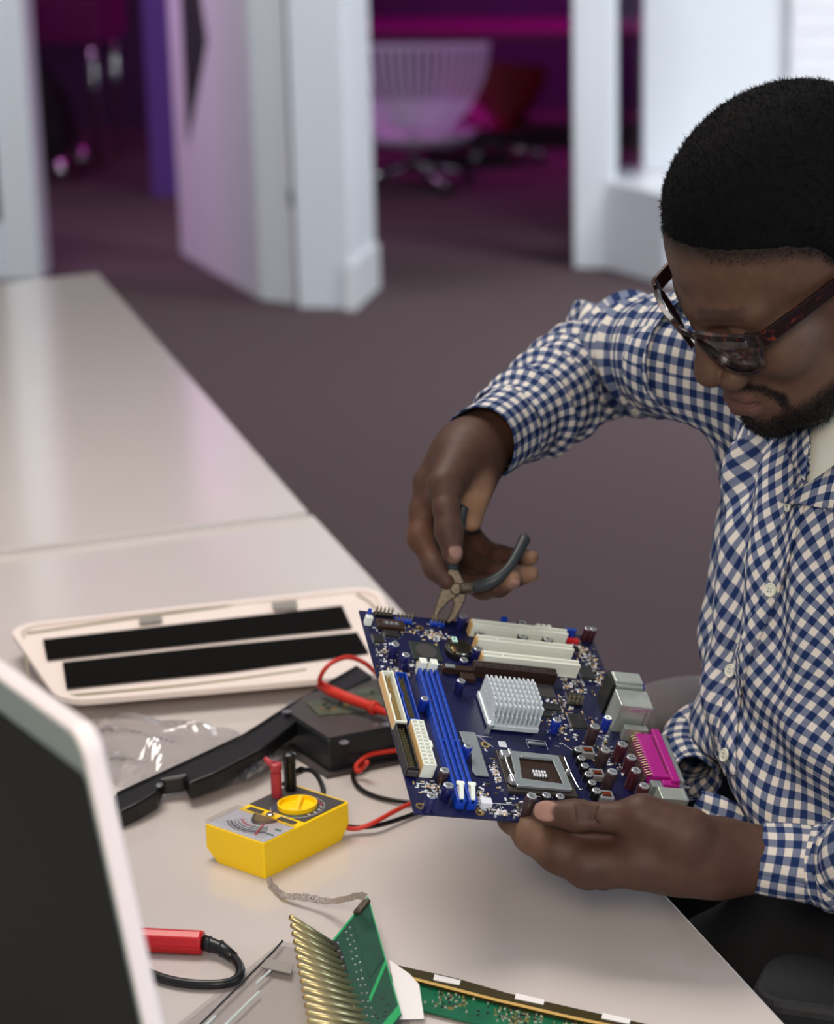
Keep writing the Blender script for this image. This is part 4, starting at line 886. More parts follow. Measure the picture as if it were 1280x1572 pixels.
# materials of the man
def skin_mat():
    m = bpy.data.materials.new('skin'); m.use_nodes = True; nt = m.node_tree; b = nt.nodes['Principled BSDF']; MATS['skin'] = m
    a = nt.nodes.new('ShaderNodeVertexColor'); a.layer_name = 'tone'; tc = nt.nodes.new('ShaderNodeTexCoord')
    n = nt.nodes.new('ShaderNodeTexNoise'); n.inputs['Scale'].default_value = 90; n.inputs['Detail'].default_value = 5; nt.links.new(tc.outputs['Object'], n.inputs['Vector'])
    r = nt.nodes.new('ShaderNodeMapRange'); r.inputs['From Min'].default_value = .3; r.inputs['From Max'].default_value = .7; r.inputs['To Min'].default_value = .86; r.inputs['To Max'].default_value = 1.12
    nt.links.new(n.outputs['Fac'], r.inputs['Value']); s = nt.nodes.new('ShaderNodeVectorMath'); s.operation = 'SCALE'
    nt.links.new(a.outputs['Color'], s.inputs[0]); nt.links.new(r.outputs[0], s.inputs['Scale']); nt.links.new(s.outputs[0], b.inputs['Base Color'])
    v = nt.nodes.new('ShaderNodeTexVoronoi'); v.inputs['Scale'].default_value = 900; nt.links.new(tc.outputs['Object'], v.inputs['Vector'])
    bp = nt.nodes.new('ShaderNodeBump'); bp.inputs['Strength'].default_value = .12; bp.inputs['Distance'].default_value = .0006; nt.links.new(v.outputs['Distance'], bp.inputs['Height'])
    nt.links.new(bp.outputs[0], b.inputs['Normal']); b.inputs['Roughness'].default_value = .56; b.inputs['Specular IOR Level'].default_value = .27
    b.inputs['Subsurface Weight'].default_value = .06; b.inputs['Subsurface Radius'].default_value = (.004, .0015, .0008)
skin_mat()
def gingham(name, navy, mid, light, p=.0132):
    m = bpy.data.materials.new(name); m.use_nodes = True; nt = m.node_tree; b = nt.nodes['Principled BSDF']; MATS[name] = m; N = nt.nodes.new; K = nt.links.new
    uv = N('ShaderNodeUVMap'); sep = N('ShaderNodeSeparateXYZ'); K(uv.outputs[0], sep.inputs[0]); st = []
    def mth(op, a, c=None, d=None):
        q = N('ShaderNodeMath'); q.operation = op
        for i, w in enumerate((a, c, d)):
            if w is None: continue
            if isinstance(w, (int, float)): q.inputs[i].default_value = w
            else: K(w, q.inputs[i])
        return q.outputs[0]
    for ax in (0, 1):
        f = mth('FRACT', mth('MULTIPLY', sep.outputs[ax], 1/p)); t = mth('ABSOLUTE', mth('SUBTRACT', f, .5))    # 0..0.5 triangle
        r = N('ShaderNodeMapRange'); r.inputs['From Min'].default_value = .225; r.inputs['From Max'].default_value = .275; K(t, r.inputs['Value']); st.append(r.outputs[0])
    sm_ = mth('ADD', st[0], st[1]); ra = N('ShaderNodeValToRGB'); K(mth('MULTIPLY', sm_, .5), ra.inputs[0])
    e = ra.color_ramp.elements; e[0].position = 0; e[0].color = lin(light)+(1,); e[1].position = 1; e[1].color = lin(navy)+(1,); q = e.new(.5); q.color = lin(mid)+(1,)
    # woven thread relief
    w1 = mth('SINE', mth('MULTIPLY', sep.outputs[0], 2*math.pi/.0009)); w2_ = mth('SINE', mth('MULTIPLY', sep.outputs[1], 2*math.pi/.0009))
    hm = mth('MULTIPLY', w1, w2_); sc = mth('MULTIPLY_ADD', hm, .06, 1.0); v = N('ShaderNodeVectorMath'); v.operation = 'SCALE'; K(ra.outputs[0], v.inputs[0]); K(sc, v.inputs['Scale'])
    K(v.outputs[0], b.inputs['Base Color']); b.inputs['Roughness'].default_value = .85; b.inputs['Specular IOR Level'].default_value = .2
    tc = N('ShaderNodeTexCoord'); n = N('ShaderNodeTexNoise'); n.inputs['Scale'].default_value = 55; n.inputs['Detail'].default_value = 3; K(tc.outputs['Object'], n.inputs['Vector'])
    bp = N('ShaderNodeBump'); bp.inputs['Strength'].default_value = .35; bp.inputs['Distance'].default_value = .004; K(n.outputs['Fac'], bp.inputs['Height']); K(bp.outputs[0], b.inputs['Normal'])
gingham('gingham', (21, 42, 86), (104, 113, 136), (208, 203, 194))
mat('hair_black', (10, 10, 11), .85, spec=.12)
mat('tee_white', (214, 216, 206), .85, bump=.2, bscale=40)
mat('trouser_black', (11, 11, 13), .9, bump=.2, bscale=60)
mat('shoe_black', (16, 15, 15), .4)
mat('button_pale', (210, 212, 196), .3)
mat('eye_white', (190, 182, 174), .25)
mat('eye_dark', (30, 18, 14), .15)
mat('thread', (30, 44, 84), .8)
SKIN = np.array(lin((85, 61, 48))); PALM = np.array(lin((156, 122, 98))); NAIL = np.array(lin((146, 112, 100))); LIP = np.array(lin((90, 61, 54))); DARK = np.array(lin((14, 12, 12))); KNUCK = np.array(lin((58, 40, 34)))
man = thing('person', 'man in a blue and white checked shirt bent over the blue motherboard', 'person', (.27, 1.72, 0))
# ---- head frame: F forward, L to his left, U up (mm from the bridge of the nose)
HR = np.array([[-0.7388216, 0.5262994, -0.4208938], [-0.3747365, -0.8399494, -0.3925016], [-0.5601028, -0.1322644, 0.8177964]])
HO = np.array([0.06356856, 1.64772827, 1.19961302]); HS = 1.009e-3
def toh(p): return ((p-HO.astype(np.float32))@HR.astype(np.float32))/np.float32(HS)
def HW(f, l, u): return HO+HR@(np.array([f, l, u], float)*HS)
def headsdf(q):                                          # q in mm, head frame
    m = q.copy(); m[:, 1] = np.abs(m[:, 1]); s = np.sign(q[:, 1])
    d = ellip(m, (-97, 0, 26), (97, 76, 86))
    d = smin(d, ellip(m, (-43, 0, -38), (44, 56, 62)), 22)
    d = smin(d, ellip(m, (-30, 45, -34), (22, 17, 17)), 18)
    jaw = chain(m, [((-88, 60, -18), 13), ((-80, 53, -72), 14), ((-34, 33, -101), 14), ((-9, 10, -107), 14)], 8)
    d = smin(d, jaw, 20)
    d = smin(d, ellip(m, (-9, 0, -106), (15, 18, 15)), 10)
    d = smin(d, ellip(m, (-40, 0, -88), (38, 44, 22)), 18)
    d = smin(d, ellip(m, (-15, 0, -74), (22, 30, 24)), 12)
    d = smin(d, rcone(m, (-4, 8, 5), (-20, 44, 6), 8, 8), 18)
    d = smax(d, -ellip(m, (4, 33, -8), (13, 19, 10)), 9)                      # eye socket
    lid = smax(ball(m, (-15, 31, -9), 13.2), -(m[:, 2]+16.0), 1.5); d = smin(d, lid, 3)
    nose = rcone(m, (-3, 0, 2), (13, 0, -36), 8, 9.5); nose = smin(nose, ellip(m, (13.5, 0, -41.5), (12.5, 13.5, 11.5)), 6)
    nose = smin(nose, ellip(m, (5, 18, -46), (12.5, 9.2, 10.2)), 3); d = smin(d, nose, 4.5)
    d = smax(d, -ellip(m, (9, 7.5, -54), (6, 4.2, 5)), 2.5)
    up_ = chain(m, [((6.5, 0, -70.5), 4.6), ((2.5, 14, -71.2), 4.8), ((-10, 26, -75.5), 3)], 3)
    lo_ = chain(m, [((8, 0, -83), 7.2), ((3, 14, -82), 6.6), ((-10, 25.5, -77.5), 3)], 3)
    d = smin(d, smin(up_, lo_, .8), 3.5)
    d = smax(d, -chain(m, [((17, 0, -75.8), 1.6), ((10, 14, -76), 1.6), ((-8, 27, -76.3), 1.2)], 2), 1.6)
    d = smin(d, smax(ellip(m, (-98, 76, -8), (19, 8, 32)), -ellip(m, (-94, 83, -8), (11, 6, 20)), 3), 5)
    return d
def necksdf(q): return chain(q, [(np.array((-96, 0, -50)), 56), (np.array((-122, 0, -120)), 58), (np.array((-150, 0, -190)), 66)], 10)
def head_fn(p): q = toh(p); return smin(headsdf(q), necksdf(q), 14)*np.float32(HS)
# hairline height above which hair grows (mm, head frame)
def hairgrow(q):
    l = np.abs(q[:, 1]); f = q[:, 0]
    line = np.interp(-f, [-10, 8, 20, 34, 56, 72, 84, 96, 112, 150, 190], [66, 65, 61, 55, 46, 34, 10, 22, 0, -38, -48])
    line = line+.03*np.maximum(0, 40-l)*0
    return q[:, 2]-line
def head_col(P):
    q = toh(P.astype(np.float32)); l = np.abs(q[:, 1]); f, u = q[:, 0], q[:, 2]; c = np.tile(SKIN, (len(P), 1))
    def mix(c, w, k): return c*(1-w[:, None])+k*w[:, None]
    m = q.copy(); m[:, 1] = l
    lip = np.minimum(chain(m, [((6.5, 0, -70.5), 4.6), ((2.5, 14, -71.2), 4.8), ((-10, 26, -75.5), 3)], 3), chain(m, [((8, 0, -83), 7.2), ((3, 14, -82), 6.6), ((-10, 25.5, -77.5), 3)], 3))
    c = mix(c, sstep(2.2, .2, lip), LIP)
    ue = np.where(f > -8, np.interp(l, [0, 5, 10, 22, 27, 40], [-90, -90, -95, -94, -91, -87]), -88+(-8-f)*.20)
    mst = chain(m, [((6, 0, -58.5), 0), ((0, 14, -60), 0), ((-8, 26, -65), 0), ((-13, 33, -76), 0), ((-15, 33, -90), 0), ((-12, 26, -102), 0)], 2)
    bd_ = np.maximum(sstep(6, -8, u-ue), sstep(7.0, 2.5, mst))*sstep(.2, 2.0, lip)*(f > -105)*(u < -40)*sstep(-51.5, -54, u)
    c = mix(c, bd_*.95, DARK)
    c = mix(c, .85*sstep(-16, 3, hairgrow(q))*(u > -20), DARK)
    c = mix(c, .45*sstep(16, 4, np.abs(u-13-.0*l))*sstep(6, 14, l)*sstep(52, 40, l)*(f > -22)*(f < 12)*(np.abs(u-13) < 5), DARK)
    c = mix(c, sstep(3, 1, np.abs(u+15.7))*(f > -12)*(f < 4)*sstep(20, 24, l)*sstep(46, 42, l)*.8, DARK)
    return c, bd_
# ---- left hand (holds the board) and right hand (holds the pliers)
X = lambda x, y, z, r: (D(x, y, z), r/1000)
LH = dict(thumb=[X(840, 1248, 1.672, 9.2), X(884, 1252, 1.668, 10.6), X(930, 1254, 1.664, 10.6), X(985, 1252, 1.660, 13.5), X(1050, 1284, 1.662, 20)],
          index=[X(778, 1232, 1.726, 8), X(786, 1256, 1.712, 9.8), X(818, 1281, 1.692, 13.4), X(858, 1305, 1.682, 15.8), X(903, 1330, 1.674, 16.6), X(985, 1326, 1.668, 17), X(1080, 1318, 1.675, 21)],
          middle=[X(790, 1180, 1.758, 8), X(800, 1225, 1.745, 9), X(845, 1290, 1.725, 10), X(925, 1338, 1.695, 13), X(1010, 1325, 1.69, 18), X(1090, 1318, 1.69, 21)],
          ring=[X(850, 1180, 1.775, 7.5), X(855, 1225, 1.765, 9), X(890, 1290, 1.745, 10), X(955, 1330, 1.72, 13), X(1040, 1322, 1.71, 16), X(1100, 1318, 1.70, 20)],
          little=[X(920, 1195, 1.79, 6.5), X(925, 1235, 1.782, 8), X(950, 1288, 1.765, 9), X(1000, 1320, 1.74, 12), X(1060, 1318, 1.725, 15), X(1110, 1318, 1.71, 18)],
          wrist=[X(1050, 1314, 1.683, 23), X(1110, 1317, 1.684, 22.5), X(1165, 1319, 1.684, 21.5), X(1200, 1323, 1.684, 19), X(1262, 1330, 1.68, 20), X(1310, 1328, 1.665, 22), X(1400, 1290, 1.61, 26), (np.array([.36, 1.46, .93]), .030)])
RH = dict(thumb=[X(695, 850, 1.842, 8.6), X(689, 815, 1.846, 10.4), X(685, 782, 1.850, 10.4), X(684, 745, 1.862, 13), X(706, 705, 1.885, 17)],
          index=[X(686, 893, 1.868, 7.4), X(668, 872, 1.876, 8.6), X(645, 826, 1.888, 9.6), X(647, 785, 1.896, 10.4), X(660, 742, 1.902, 12), X(700, 700, 1.905, 17)],
          middle=[X(786, 888, 1.868, 7.4), X(765, 899, 1.876, 8.2), X(742, 902, 1.886, 8.8), X(700, 890, 1.915, 9.4), X(668, 842, 1.930, 10.5), X(672, 775, 1.926, 13), X(705, 712, 1.915, 17)],
          ring=[X(814, 881, 1.888, 7.0), X(790, 884, 1.893, 8.0), X(765, 882, 1.902, 8.6), X(722, 862, 1.935, 9.2), X(694, 820, 1.945, 10.4), X(692, 770, 1.936, 13), X(716, 714, 1.92, 16)],
          little=[X(815, 856, 1.905, 6.4), X(795, 857, 1.912, 7.2), X(772, 854, 1.922, 7.8), X(735, 838, 1.945, 8.4), X(715, 805, 1.950, 9.8), X(712, 765, 1.94, 12), X(726, 716, 1.925, 15)],
          palm=[X(724, 800, 1.905, 9), X(722, 760, 1.902, 13), X(722, 715, 1.905, 18)],
          wrist=[X(712, 705, 1.905, 19.5), X(728, 684, 1.91, 21), X(760, 660, 1.935, 23), X(840, 608, 2.02, 30), X(925, 552, 2.11, 34), X(1050, 548, 1.94, 38), (np.array([.21, 1.78, 1.10]), .04)])
nl = {}
def nail(tip, nxt, view, off, rad, lx):                   # plate on the visible side of a tip
    t = nrm(tip[0]-nxt[0]); n = nrm(np.asarray(view)-t*(np.asarray(view)@t)); b = np.cross(n, t)
    return (tip[0]+n*(tip[1]*off)+t*lx, np.array([t, b, n]).T, rad)
camdir = nrm(C0-D(833, 1247, 1.67)); upv = np.array([0, 0, 1.])
nl['L'] = [nail(LH['thumb'][0], LH['thumb'][1], camdir+.22*upv, .80, (.0096, .0080, .0024), .0)]
camr = nrm(C0-D(697, 848, 1.84)); right = np.array([1., 0, 0])
nl['R'] = [nail(RH['thumb'][0], RH['thumb'][1], camr*.9+.35*right, .82, (.0066, .0056, .0022), .0), nail(RH['middle'][0], RH['middle'][1], -upv*.9+camr*.75, .80, (.0064, .0054, .0022), .001)]
def hand_fn(H, N, web, kk=.008):
    def fn(p):
        d = None
        for k, nodes in H.items():
            if k in ('wrist', 'palm'): continue
            fing, meta = nodes[:-2], nodes[-3:]
            e = smin(chain(p, fing, kk), chain(p, meta, .006), .004)
            d = e if d is None else smin(d, e, .0032)
        # the backs of the hand bones melt together
        mm = None
        for k, nodes in H.items():
            if k in ('wrist', 'palm'): continue
            e = chain(p, nodes[-2:], .006); mm = e if mm is None else smin(mm, e, .014)
        for k in ('palm', 'wrist'):
            if k in H: mm = smin(mm, chain(p, H[k], .012), .026)
        d = smin(d, mm, .008)
        for a, b, r in web: d = smin(d, rcone(p, a, b, r, r*.8), .010)
        for c, R, r in N: d = smin(d, ellip(p, c, r, R), .0009)
        return d
    return fn
webL = [(D(900, 1279, 1.684), D(965, 1277, 1.678), .0095), (D(985, 1285, 1.668), D(1040, 1305, 1.672), .016), (D(915, 1294, 1.692), D(985, 1294, 1.684), .0130), (D(845, 1281, 1.708), D(915, 1296, 1.700), .0095)]
webR = [(D(676, 765, 1.885), D(690, 730, 1.89), .012)]
# creases over the thumb joint and at the knuckle are shallow cuts
cutsL = [(D(885+dx, 1236, 1.6585), D(889+dx, 1262, 1.6560), .0011) for dx in (0, 7, 14, 22, 29)]
lf0 = hand_fn(LH, nl['L'], webL)
def lf(p):
    d = lf0(p)
    for a, b, r in cutsL: d = smax(d, -rcone(p, a, b, r, r), .0022)
    return d
rf = hand_fn(RH, nl['R'], webR)
def hand_col(P, H, N, palms, knucks):
    p = P.astype(np.float32); c = np.tile(SKIN_H, (len(P), 1))
    for ctr, r, w, k in palms+knucks: ww = (sstep(r, r*.35, ball(p, ctr, 0))*w)[:, None]; c = c*(1-ww)+k*ww
    for ctr, R, r in N:
        ww = sstep(.0006, .0, ellip(p, ctr, r, R))[:, None]*.9; c = c*(1-ww)+NAIL*ww
    return c
VH, FH = surfnet(head_fn, np.min([HW(-210, -95, -200), HW(30, 95, 120)], 0)-.16, np.max([HW(-210, -95, -200), HW(30, 95, 120)], 0)+.16, .0017)
CHh, BDw = head_col(VH)
def bbox(H, pad): A_ = np.array([n[0] for v in H.values() for n in v]); return A_.min(0)-pad, A_.max(0)+pad
loL, hiL = bbox(LH, .045); VL, FL = surfnet(lf, loL, hiL, .0014)
loR, hiR = bbox(RH, .06); VR, FR = surfnet(rf, loR, hiR, .0014)
SKIN_H = np.array(lin((74, 51, 41)))
CL = hand_col(VL, LH, nl['L'], [(D(800, 1285, 1.68), .03, .35, PALM*.8)], [(D(900, 1250, 1.657), .012, .6, KNUCK), (D(905, 1345, 1.656), .016, .4, KNUCK)])
CR = hand_col(VR, RH, nl['R'], [(D(728, 785, 1.888), .034, .95, PALM), (D(734, 745, 1.888), .022, .6, PALM), (D(790, 885, 1.868), .016, .7, PALM), (D(818, 882, 1.884), .014, .7, PALM), (D(818, 857, 1.90), .013, .6, PALM), (D(648, 815, 1.878), .03, .2, np.array(lin((120, 74, 48)))), (D(698, 858, 1.836), .008, .5, PALM)], [(D(690, 812, 1.836), .010, .4, KNUCK)])
Vb = np.concatenate([VH, VL, VR]); Fb = np.concatenate([FH, FL+len(VH), FR+len(VH)+len(VL)]); Cb = np.concatenate([CHh, CL, CR])
body = link('body', npmesh('body', Vb, Fb, 'skin', Cb), man)
for s in (-1, 1):
    e = obj('eye', MB().lathe([(.0002, -.0121)]+[(.0121*math.cos(a), .0121*math.sin(a)) for a in np.linspace(-1.4, 1.4, 12)]+[(.0002, .0121)], HW(-14.5, 31*s, -9.5), n=20), 'eye_white', man, smooth=True)
    id_ = nrm(HR@np.array([.70, 0, -.71])); ia_ = nrm(np.cross(id_, HR[:, 1])); obj('iris', MB().lathe([(.0056, .0107), (.0050, .0115), (.0026, .0123), (.0002, .0125)], HW(-14.5, 31*s, -9.5), np.array([HR[:, 1], np.cross(id_, HR[:, 1]), id_]).T, n=18), 'eye_dark', e, smooth=True)
# ---- hair: cropped cap with curls standing off it
def hair_fn(p):
    q = toh(p); m = q.copy(); m[:, 1] = np.abs(m[:, 1]); d = ellip(m, (-97, 0, 26), (97, 76, 86)); g = hairgrow(q)
    bump_ = .55*np.sin(q[:, 0]*1.9+np.sin(q[:, 1]*1.3))*np.sin(q[:, 1]*2.1)*np.sin(q[:, 2]*1.7)
    thick = -5+5.2*sstep(-3, 4, g)+np.interp(g, [0, 10, 30, 60], [0, 1.0, 4.0, 4.5])+bump_
    return (d-thick)*np.float32(HS)
VA, FA = surfnet(hair_fn, np.min([HW(-210, -95, -80), HW(20, 95, 130)], 0)-.12, np.max([HW(-210, -95, -80), HW(20, 95, 130)], 0)+.10, .0028)
g_ = hairgrow(toh(VA.astype(np.float32))); keep = (g_[FA] > -3).all(1); FA = FA[keep]
def curls(V, N, n, ln, wd, rng):
    i = rng.randint(0, len(V), n); b = V[i]+rng.normal(0, .0007, (n, 3)); d = N[i]*.75+rng.normal(0, .62, (n, 3)); d /= np.linalg.norm(d, axis=1)[:, None]
    s = np.cross(d, rng.normal(0, 1, (n, 3))); s /= np.linalg.norm(s, axis=1)[:, None]; L_s = ln*rng.uniform(.5, 1.2, (n, 1))
    k = b+d*L_s*.6; t = k+(d+rng.normal(0, .7, (n, 3)))*L_s*.5
    P = np.stack([b-s*wd, b+s*wd, k+s*wd*.8, t, k-s*wd*.8], 1).reshape(-1, 3); j = np.arange(n)[:, None]*5
    return P, np.concatenate([j+[0, 1, 2], j+[0, 2, 4], j+[4, 2, 3]])
def vnorm(V, F):
    n = np.cross(V[F[:, 1]]-V[F[:, 0]], V[F[:, 2]]-V[F[:, 0]]); N = np.zeros_like(V)
    for k in range(F.shape[1]): np.add.at(N, F[:, k], n)
    return N/(np.linalg.norm(N, axis=1)[:, None]+1e-12)
rng = np.random.RandomState(5)
used = np.unique(FA); NA_ = vnorm(VA, FA); u_ = used[g_[used] > -1]
Pc, Fc = curls(VA[u_]-NA_[u_]*.0008, NA_[u_], 46000, .0030, .00022, rng)
hair = link('hair', npmesh('hair', VA, FA, 'hair_black'), man)
hc = link('curls', npmesh('curls', Pc, Fc, 'hair_black', smooth=False), hair); hc['kind'] = 'stuff'
NH = vnorm(VH, FH); w_ = np.where(BDw > .35)[0]
# fade: short stubble just under the hairline
gh = hairgrow(toh(VH.astype(np.float32))); fd_ = np.where((gh > -11) & (gh < 2) & (toh(VH.astype(np.float32))[:, 0] < -14) & (rng.rand(len(VH)) < sstep(-11, 0, gh)))[0]
P1, F1_ = curls(VH[w_], NH[w_], 26000, .0026, .00018, rng); P2, F2_ = curls(VH[fd_], NH[fd_], 5000, .0016, .00016, rng)
bdo = link('beard', npmesh('beard', P1, F1_, 'hair_black', smooth=False), man); bdo['kind'] = 'stuff'
fdo = link('hair_fade', npmesh('hair_fade', P2, F2_, 'hair_black', smooth=False), hair); fdo['kind'] = 'stuff'
# ---- shirt body
#          z     cx    cy    phi    a     b
TK = np.array([[.60, .215, 1.72, 205, .185, .135], [.78, .205, 1.72, 205, .178, .138], [.90, .212, 1.72, 206, .178, .128], [1.00, .222, 1.725, 209, .182, .120], [1.07, .236, 1.735, 213, .178, .112], [1.12, .246, 1.745, 215, .140, .095], [1.165, .248, 1.75, 215, .085, .075]])
SHO = D(1058, 548, 1.93); SHL = np.array([.41, 1.60, 1.09]); NB = np.array([.236, 1.765, 1.10])
def torso(p, off=0., folds=True):
    z = p[:, 2]; zz_ = np.clip(z, .60, 1.165); cx, cy, ph, a, b = [np.interp(zz_, TK[:, 0], TK[:, i]).astype(np.float32) for i in range(1, 6)]
    ph = np.radians(ph); dx, dy = p[:, 0]-cx, p[:, 1]-cy; fx = dx*np.cos(ph)+dy*np.sin(ph); sx_ = -dx*np.sin(ph)+dy*np.cos(ph)
    k0 = np.sqrt((sx_/a)**2+(fx/b)**2); k1 = np.sqrt((sx_/a**2)**2+(fx/b**2)**2)+1e-6; d = k0*(k0-1)/k1
    d = smax(d, np.abs(z-.985+.02*np.sin(np.arctan2(sx_, fx)*2))-.180, .02)
    d = smin(d, rcone(p, NB, SHO, .062, .054), .05); d = smin(d, rcone(p, NB, SHL, .062, .058), .05)
    d = smin(d, rcone(p, (.232, 1.76, 1.10), (.215, 1.745, 1.155), .066, .060), .02)
    if folds:
        th_ = np.arctan2(sx_, fx); s_ = th_*.15
        w = .0058*np.sin((s_*.9+z*.42)*95+1.6*np.sin(z*11))*sstep(1.13, 1.02, z)*sstep(.80, .95, z)
        w += .0070*np.sin((z*1.0+s_*.35)*72+1.2*np.sin(s_*14))*sstep(.96, .86, z)
        w += .0060*np.sin((s_-.25*z)*120+.8)*sstep(.99, 1.05, z)*sstep(.3, .8, -th_)
        d = d+w
    return d-off
def torso_uv(P):
    z = P[:, 2]; zz_ = np.clip(z, .60, 1.165); cx, cy, ph = [np.interp(zz_, TK[:, 0], TK[:, i]) for i in (1, 2, 3)]; ph = np.radians(ph)
    dx, dy = P[:, 0]-cx, P[:, 1]-cy; th_ = np.arctan2(-dx*np.sin(ph)+dy*np.cos(ph), dx*np.cos(ph)+dy*np.sin(ph)); s_ = th_*.152; al = np.radians(np.interp(z, [.80, .92, 1.02, 1.10], [6, 20, 34, 36]))
    s_ = s_+.006*np.sin(z*38); zz2 = z+.005*np.sin(s_*60+z*20)
    return np.stack([s_*np.cos(al)-(zz2-.95)*np.sin(al), s_*np.sin(al)+(zz2-.95)*np.cos(al)], 1)
def hit(fn, x, y, t0=1.45, t1=2.3):
    r = ray(x, y); t = np.linspace(t0, t1, 500); d = fn((C0+t[:, None]*r).astype(np.float32)); i = np.argmax(d < 0)
    if d[i] >= 0: return None
    return C0+(t[i-1]+(t[i]-t[i-1])*d[i-1]/(d[i-1]-d[i]))*r
def grad(fn, p, e=.003):
    q = np.array([p+v for v in np.concatenate([np.eye(3)*e, -np.eye(3)*e])], np.float32); d = fn(q); return nrm(d[:3]-d[3:])
VT, FT = surfnet(torso, (-.02, 1.45, .56), (.50, 2.02, 1.25), .0042)
uvT = torso_uv(VT)
def arm_uv(P, A_, B2):
    a = nrm(B2-A_); q = P-A_; t = q@a; e1 = nrm(np.cross(a, upv)); e2 = np.cross(a, e1); return np.stack([np.arctan2(q@e2, q@e1)*.054, t], 1), t, np.linalg.norm(q-t[:, None]*a, axis=1)
def torso_uvf(V, F):                                     # yoke and shoulders are cut as panels of their own
    fc = V[F].mean(1); uv = torso_uv(V)[F]
    for S_n in (SHO, SHL):
        u2, t2, r2 = arm_uv(V, NB, S_n); uf = u2[F]; _, tf, rf_ = arm_uv(fc, NB, S_n); L_n = np.linalg.norm(S_n-NB)
        sel = (tf > L_n*.46) & (rf_ < .085) & (fc[:, 2] > SHO[2]-.075)
        w = uf[..., 0]; sp = (w.max(1)-w.min(1)) > .15; uf[..., 0] = np.where(sp[:, None] & (w < 0), w+2*math.pi*.054, w); uv[sel] = uf[sel]
    return uv.reshape(-1, 2)
# neck opening: faces inside the V are left out
NK0 = hit(torso, 1243, 742); NK1 = hit(torso, 1250, 650); NK2 = hit(torso, 1290, 706)
def in_v(P):
    z0 = P[:, 2]; out = np.zeros(len(P), bool)
    if NK0 is None: return out
    fr = (P[:, 1] < NK0[1]+.11) & (P[:, 0] < NK0[0]+.062)
    sd_ = (P[:, 0]-NK0[0])
    h0 = P[:, 2]-NK0[2]
    lo_e = np.where(sd_ > 0, sd_*.55, 1e3); le = np.where(h0 > 0, h0*.10, 0)
    return fr & (h0 > np.where(sd_ > le-.0005, np.maximum(sd_*.62, 0), 1e3))
keepT = ~in_v(VT)[FT].any(1)
shirt = link('shirt', npmesh('shirt', VT, FT[keepT], 'gingham', uv=torso_uvf(VT, FT[keepT])), man)
sol = shirt.modifiers.new('cloth', 'SOLIDIFY'); sol.thickness = .0011; sol.offset = -1
tee = lambda p: torso(p, -.0045)
VU, FU = surfnet(tee, (-.02, 1.45, .86), (.50, 2.02, 1.25), .006)
link('undershirt', npmesh('undershirt', VU, FU, 'tee_white'), man)
def patch(name, rows, off, par, m='gingham', th=.0012, uvrot=None):  # rows of pixel rows on the shirt front
    vs = []; 
    for row in rows:
        for x, y in row:
            p = hit(torso, x, y)
            for e_ in range(1, 14):
                if p is None: p = hit(torso, x-(2*e_ if x > 1200 else -2*e_), y-3*e_)
            vs.append(p+grad(torso, p, .008)*off)
    V = np.array(vs); nr, nc = len(rows), len(rows[0]); F = np.array([[i*nc+j, (i+1)*nc+j, (i+1)*nc+j+1, i*nc+j+1] for i in range(nr-1) for j in range(nc-1)])
    uv_ = torso_uv(V)
    if uvrot is not None: c_, s_ = math.cos(uvrot), math.sin(uvrot); uv_ = uv_@np.array([[c_, -s_], [s_, c_]])
    o = link(name, npmesh(name, V, F, m, uv=uv_), par); q = o.modifiers.new('cloth', 'SOLIDIFY'); q.thickness = th; q.offset = -1
    return o
pl_ = spline([(1222, 776, 0), (1206, 830, 0), (1188, 900, 0), (1160, 965, 0), (1132, 1030, 0), (1122, 1100, 0), (1117, 1150, 0), (1119, 1190, 0)], 5)
patch('placket', [[(p[0]+dx, p[1]) for dx in (-13, -4, 5, 14)] for p in pl_], .0022, shirt)
for x, y in ((1217, 776), (1186, 906), (1126, 1030), (1118, 1160)):
    p = hit(torso, x, y)
    if p is None: continue
    n = grad(torso, p, .008); a_ = nrm(np.cross(n, upv)); R_ = np.array([a_, np.cross(n, a_), n]).T
    bt = obj('button', MB().lathe([(.0052, 0), (.0056, .0012), (.0050, .0022), (.0038, .0017), (.0001, .0017)], p+n*.0032, R_, n=18), 'button_pale', shirt, smooth=False)
    for sx_, sy_ in ((-1, -1), (1, -1), (-1, 1), (1, 1)): obj('stitch', MB().lathe([(.0005, 0), (.0005, .0004)], p+n*.0048+R_@np.array([sx_*.0012, sy_*.0012, 0]), R_, n=6), 'thread', bt)
def grid(tl, tr, br, bl, nu=7, nv=5): return [[tuple(np.array(tl)*(1-u)*(1-v)+np.array(tr)*u*(1-v)+np.array(br)*u*v+np.array(bl)*(1-u)*v) for u in np.linspace(0, 1, nu)] for v in np.linspace(0, 1, nv)]
try:
    patch('collar', grid((1219, 763), (1292, 716), (1292, 786), (1202, 772), 9, 5), .0065, shirt, uvrot=-.5)
    patch('collar', grid((1210, 672), (1249, 655), (1240, 742), (1216, 702), 6, 7), .0045, shirt, uvrot=.15)
except Exception as ex: print('collar', ex)
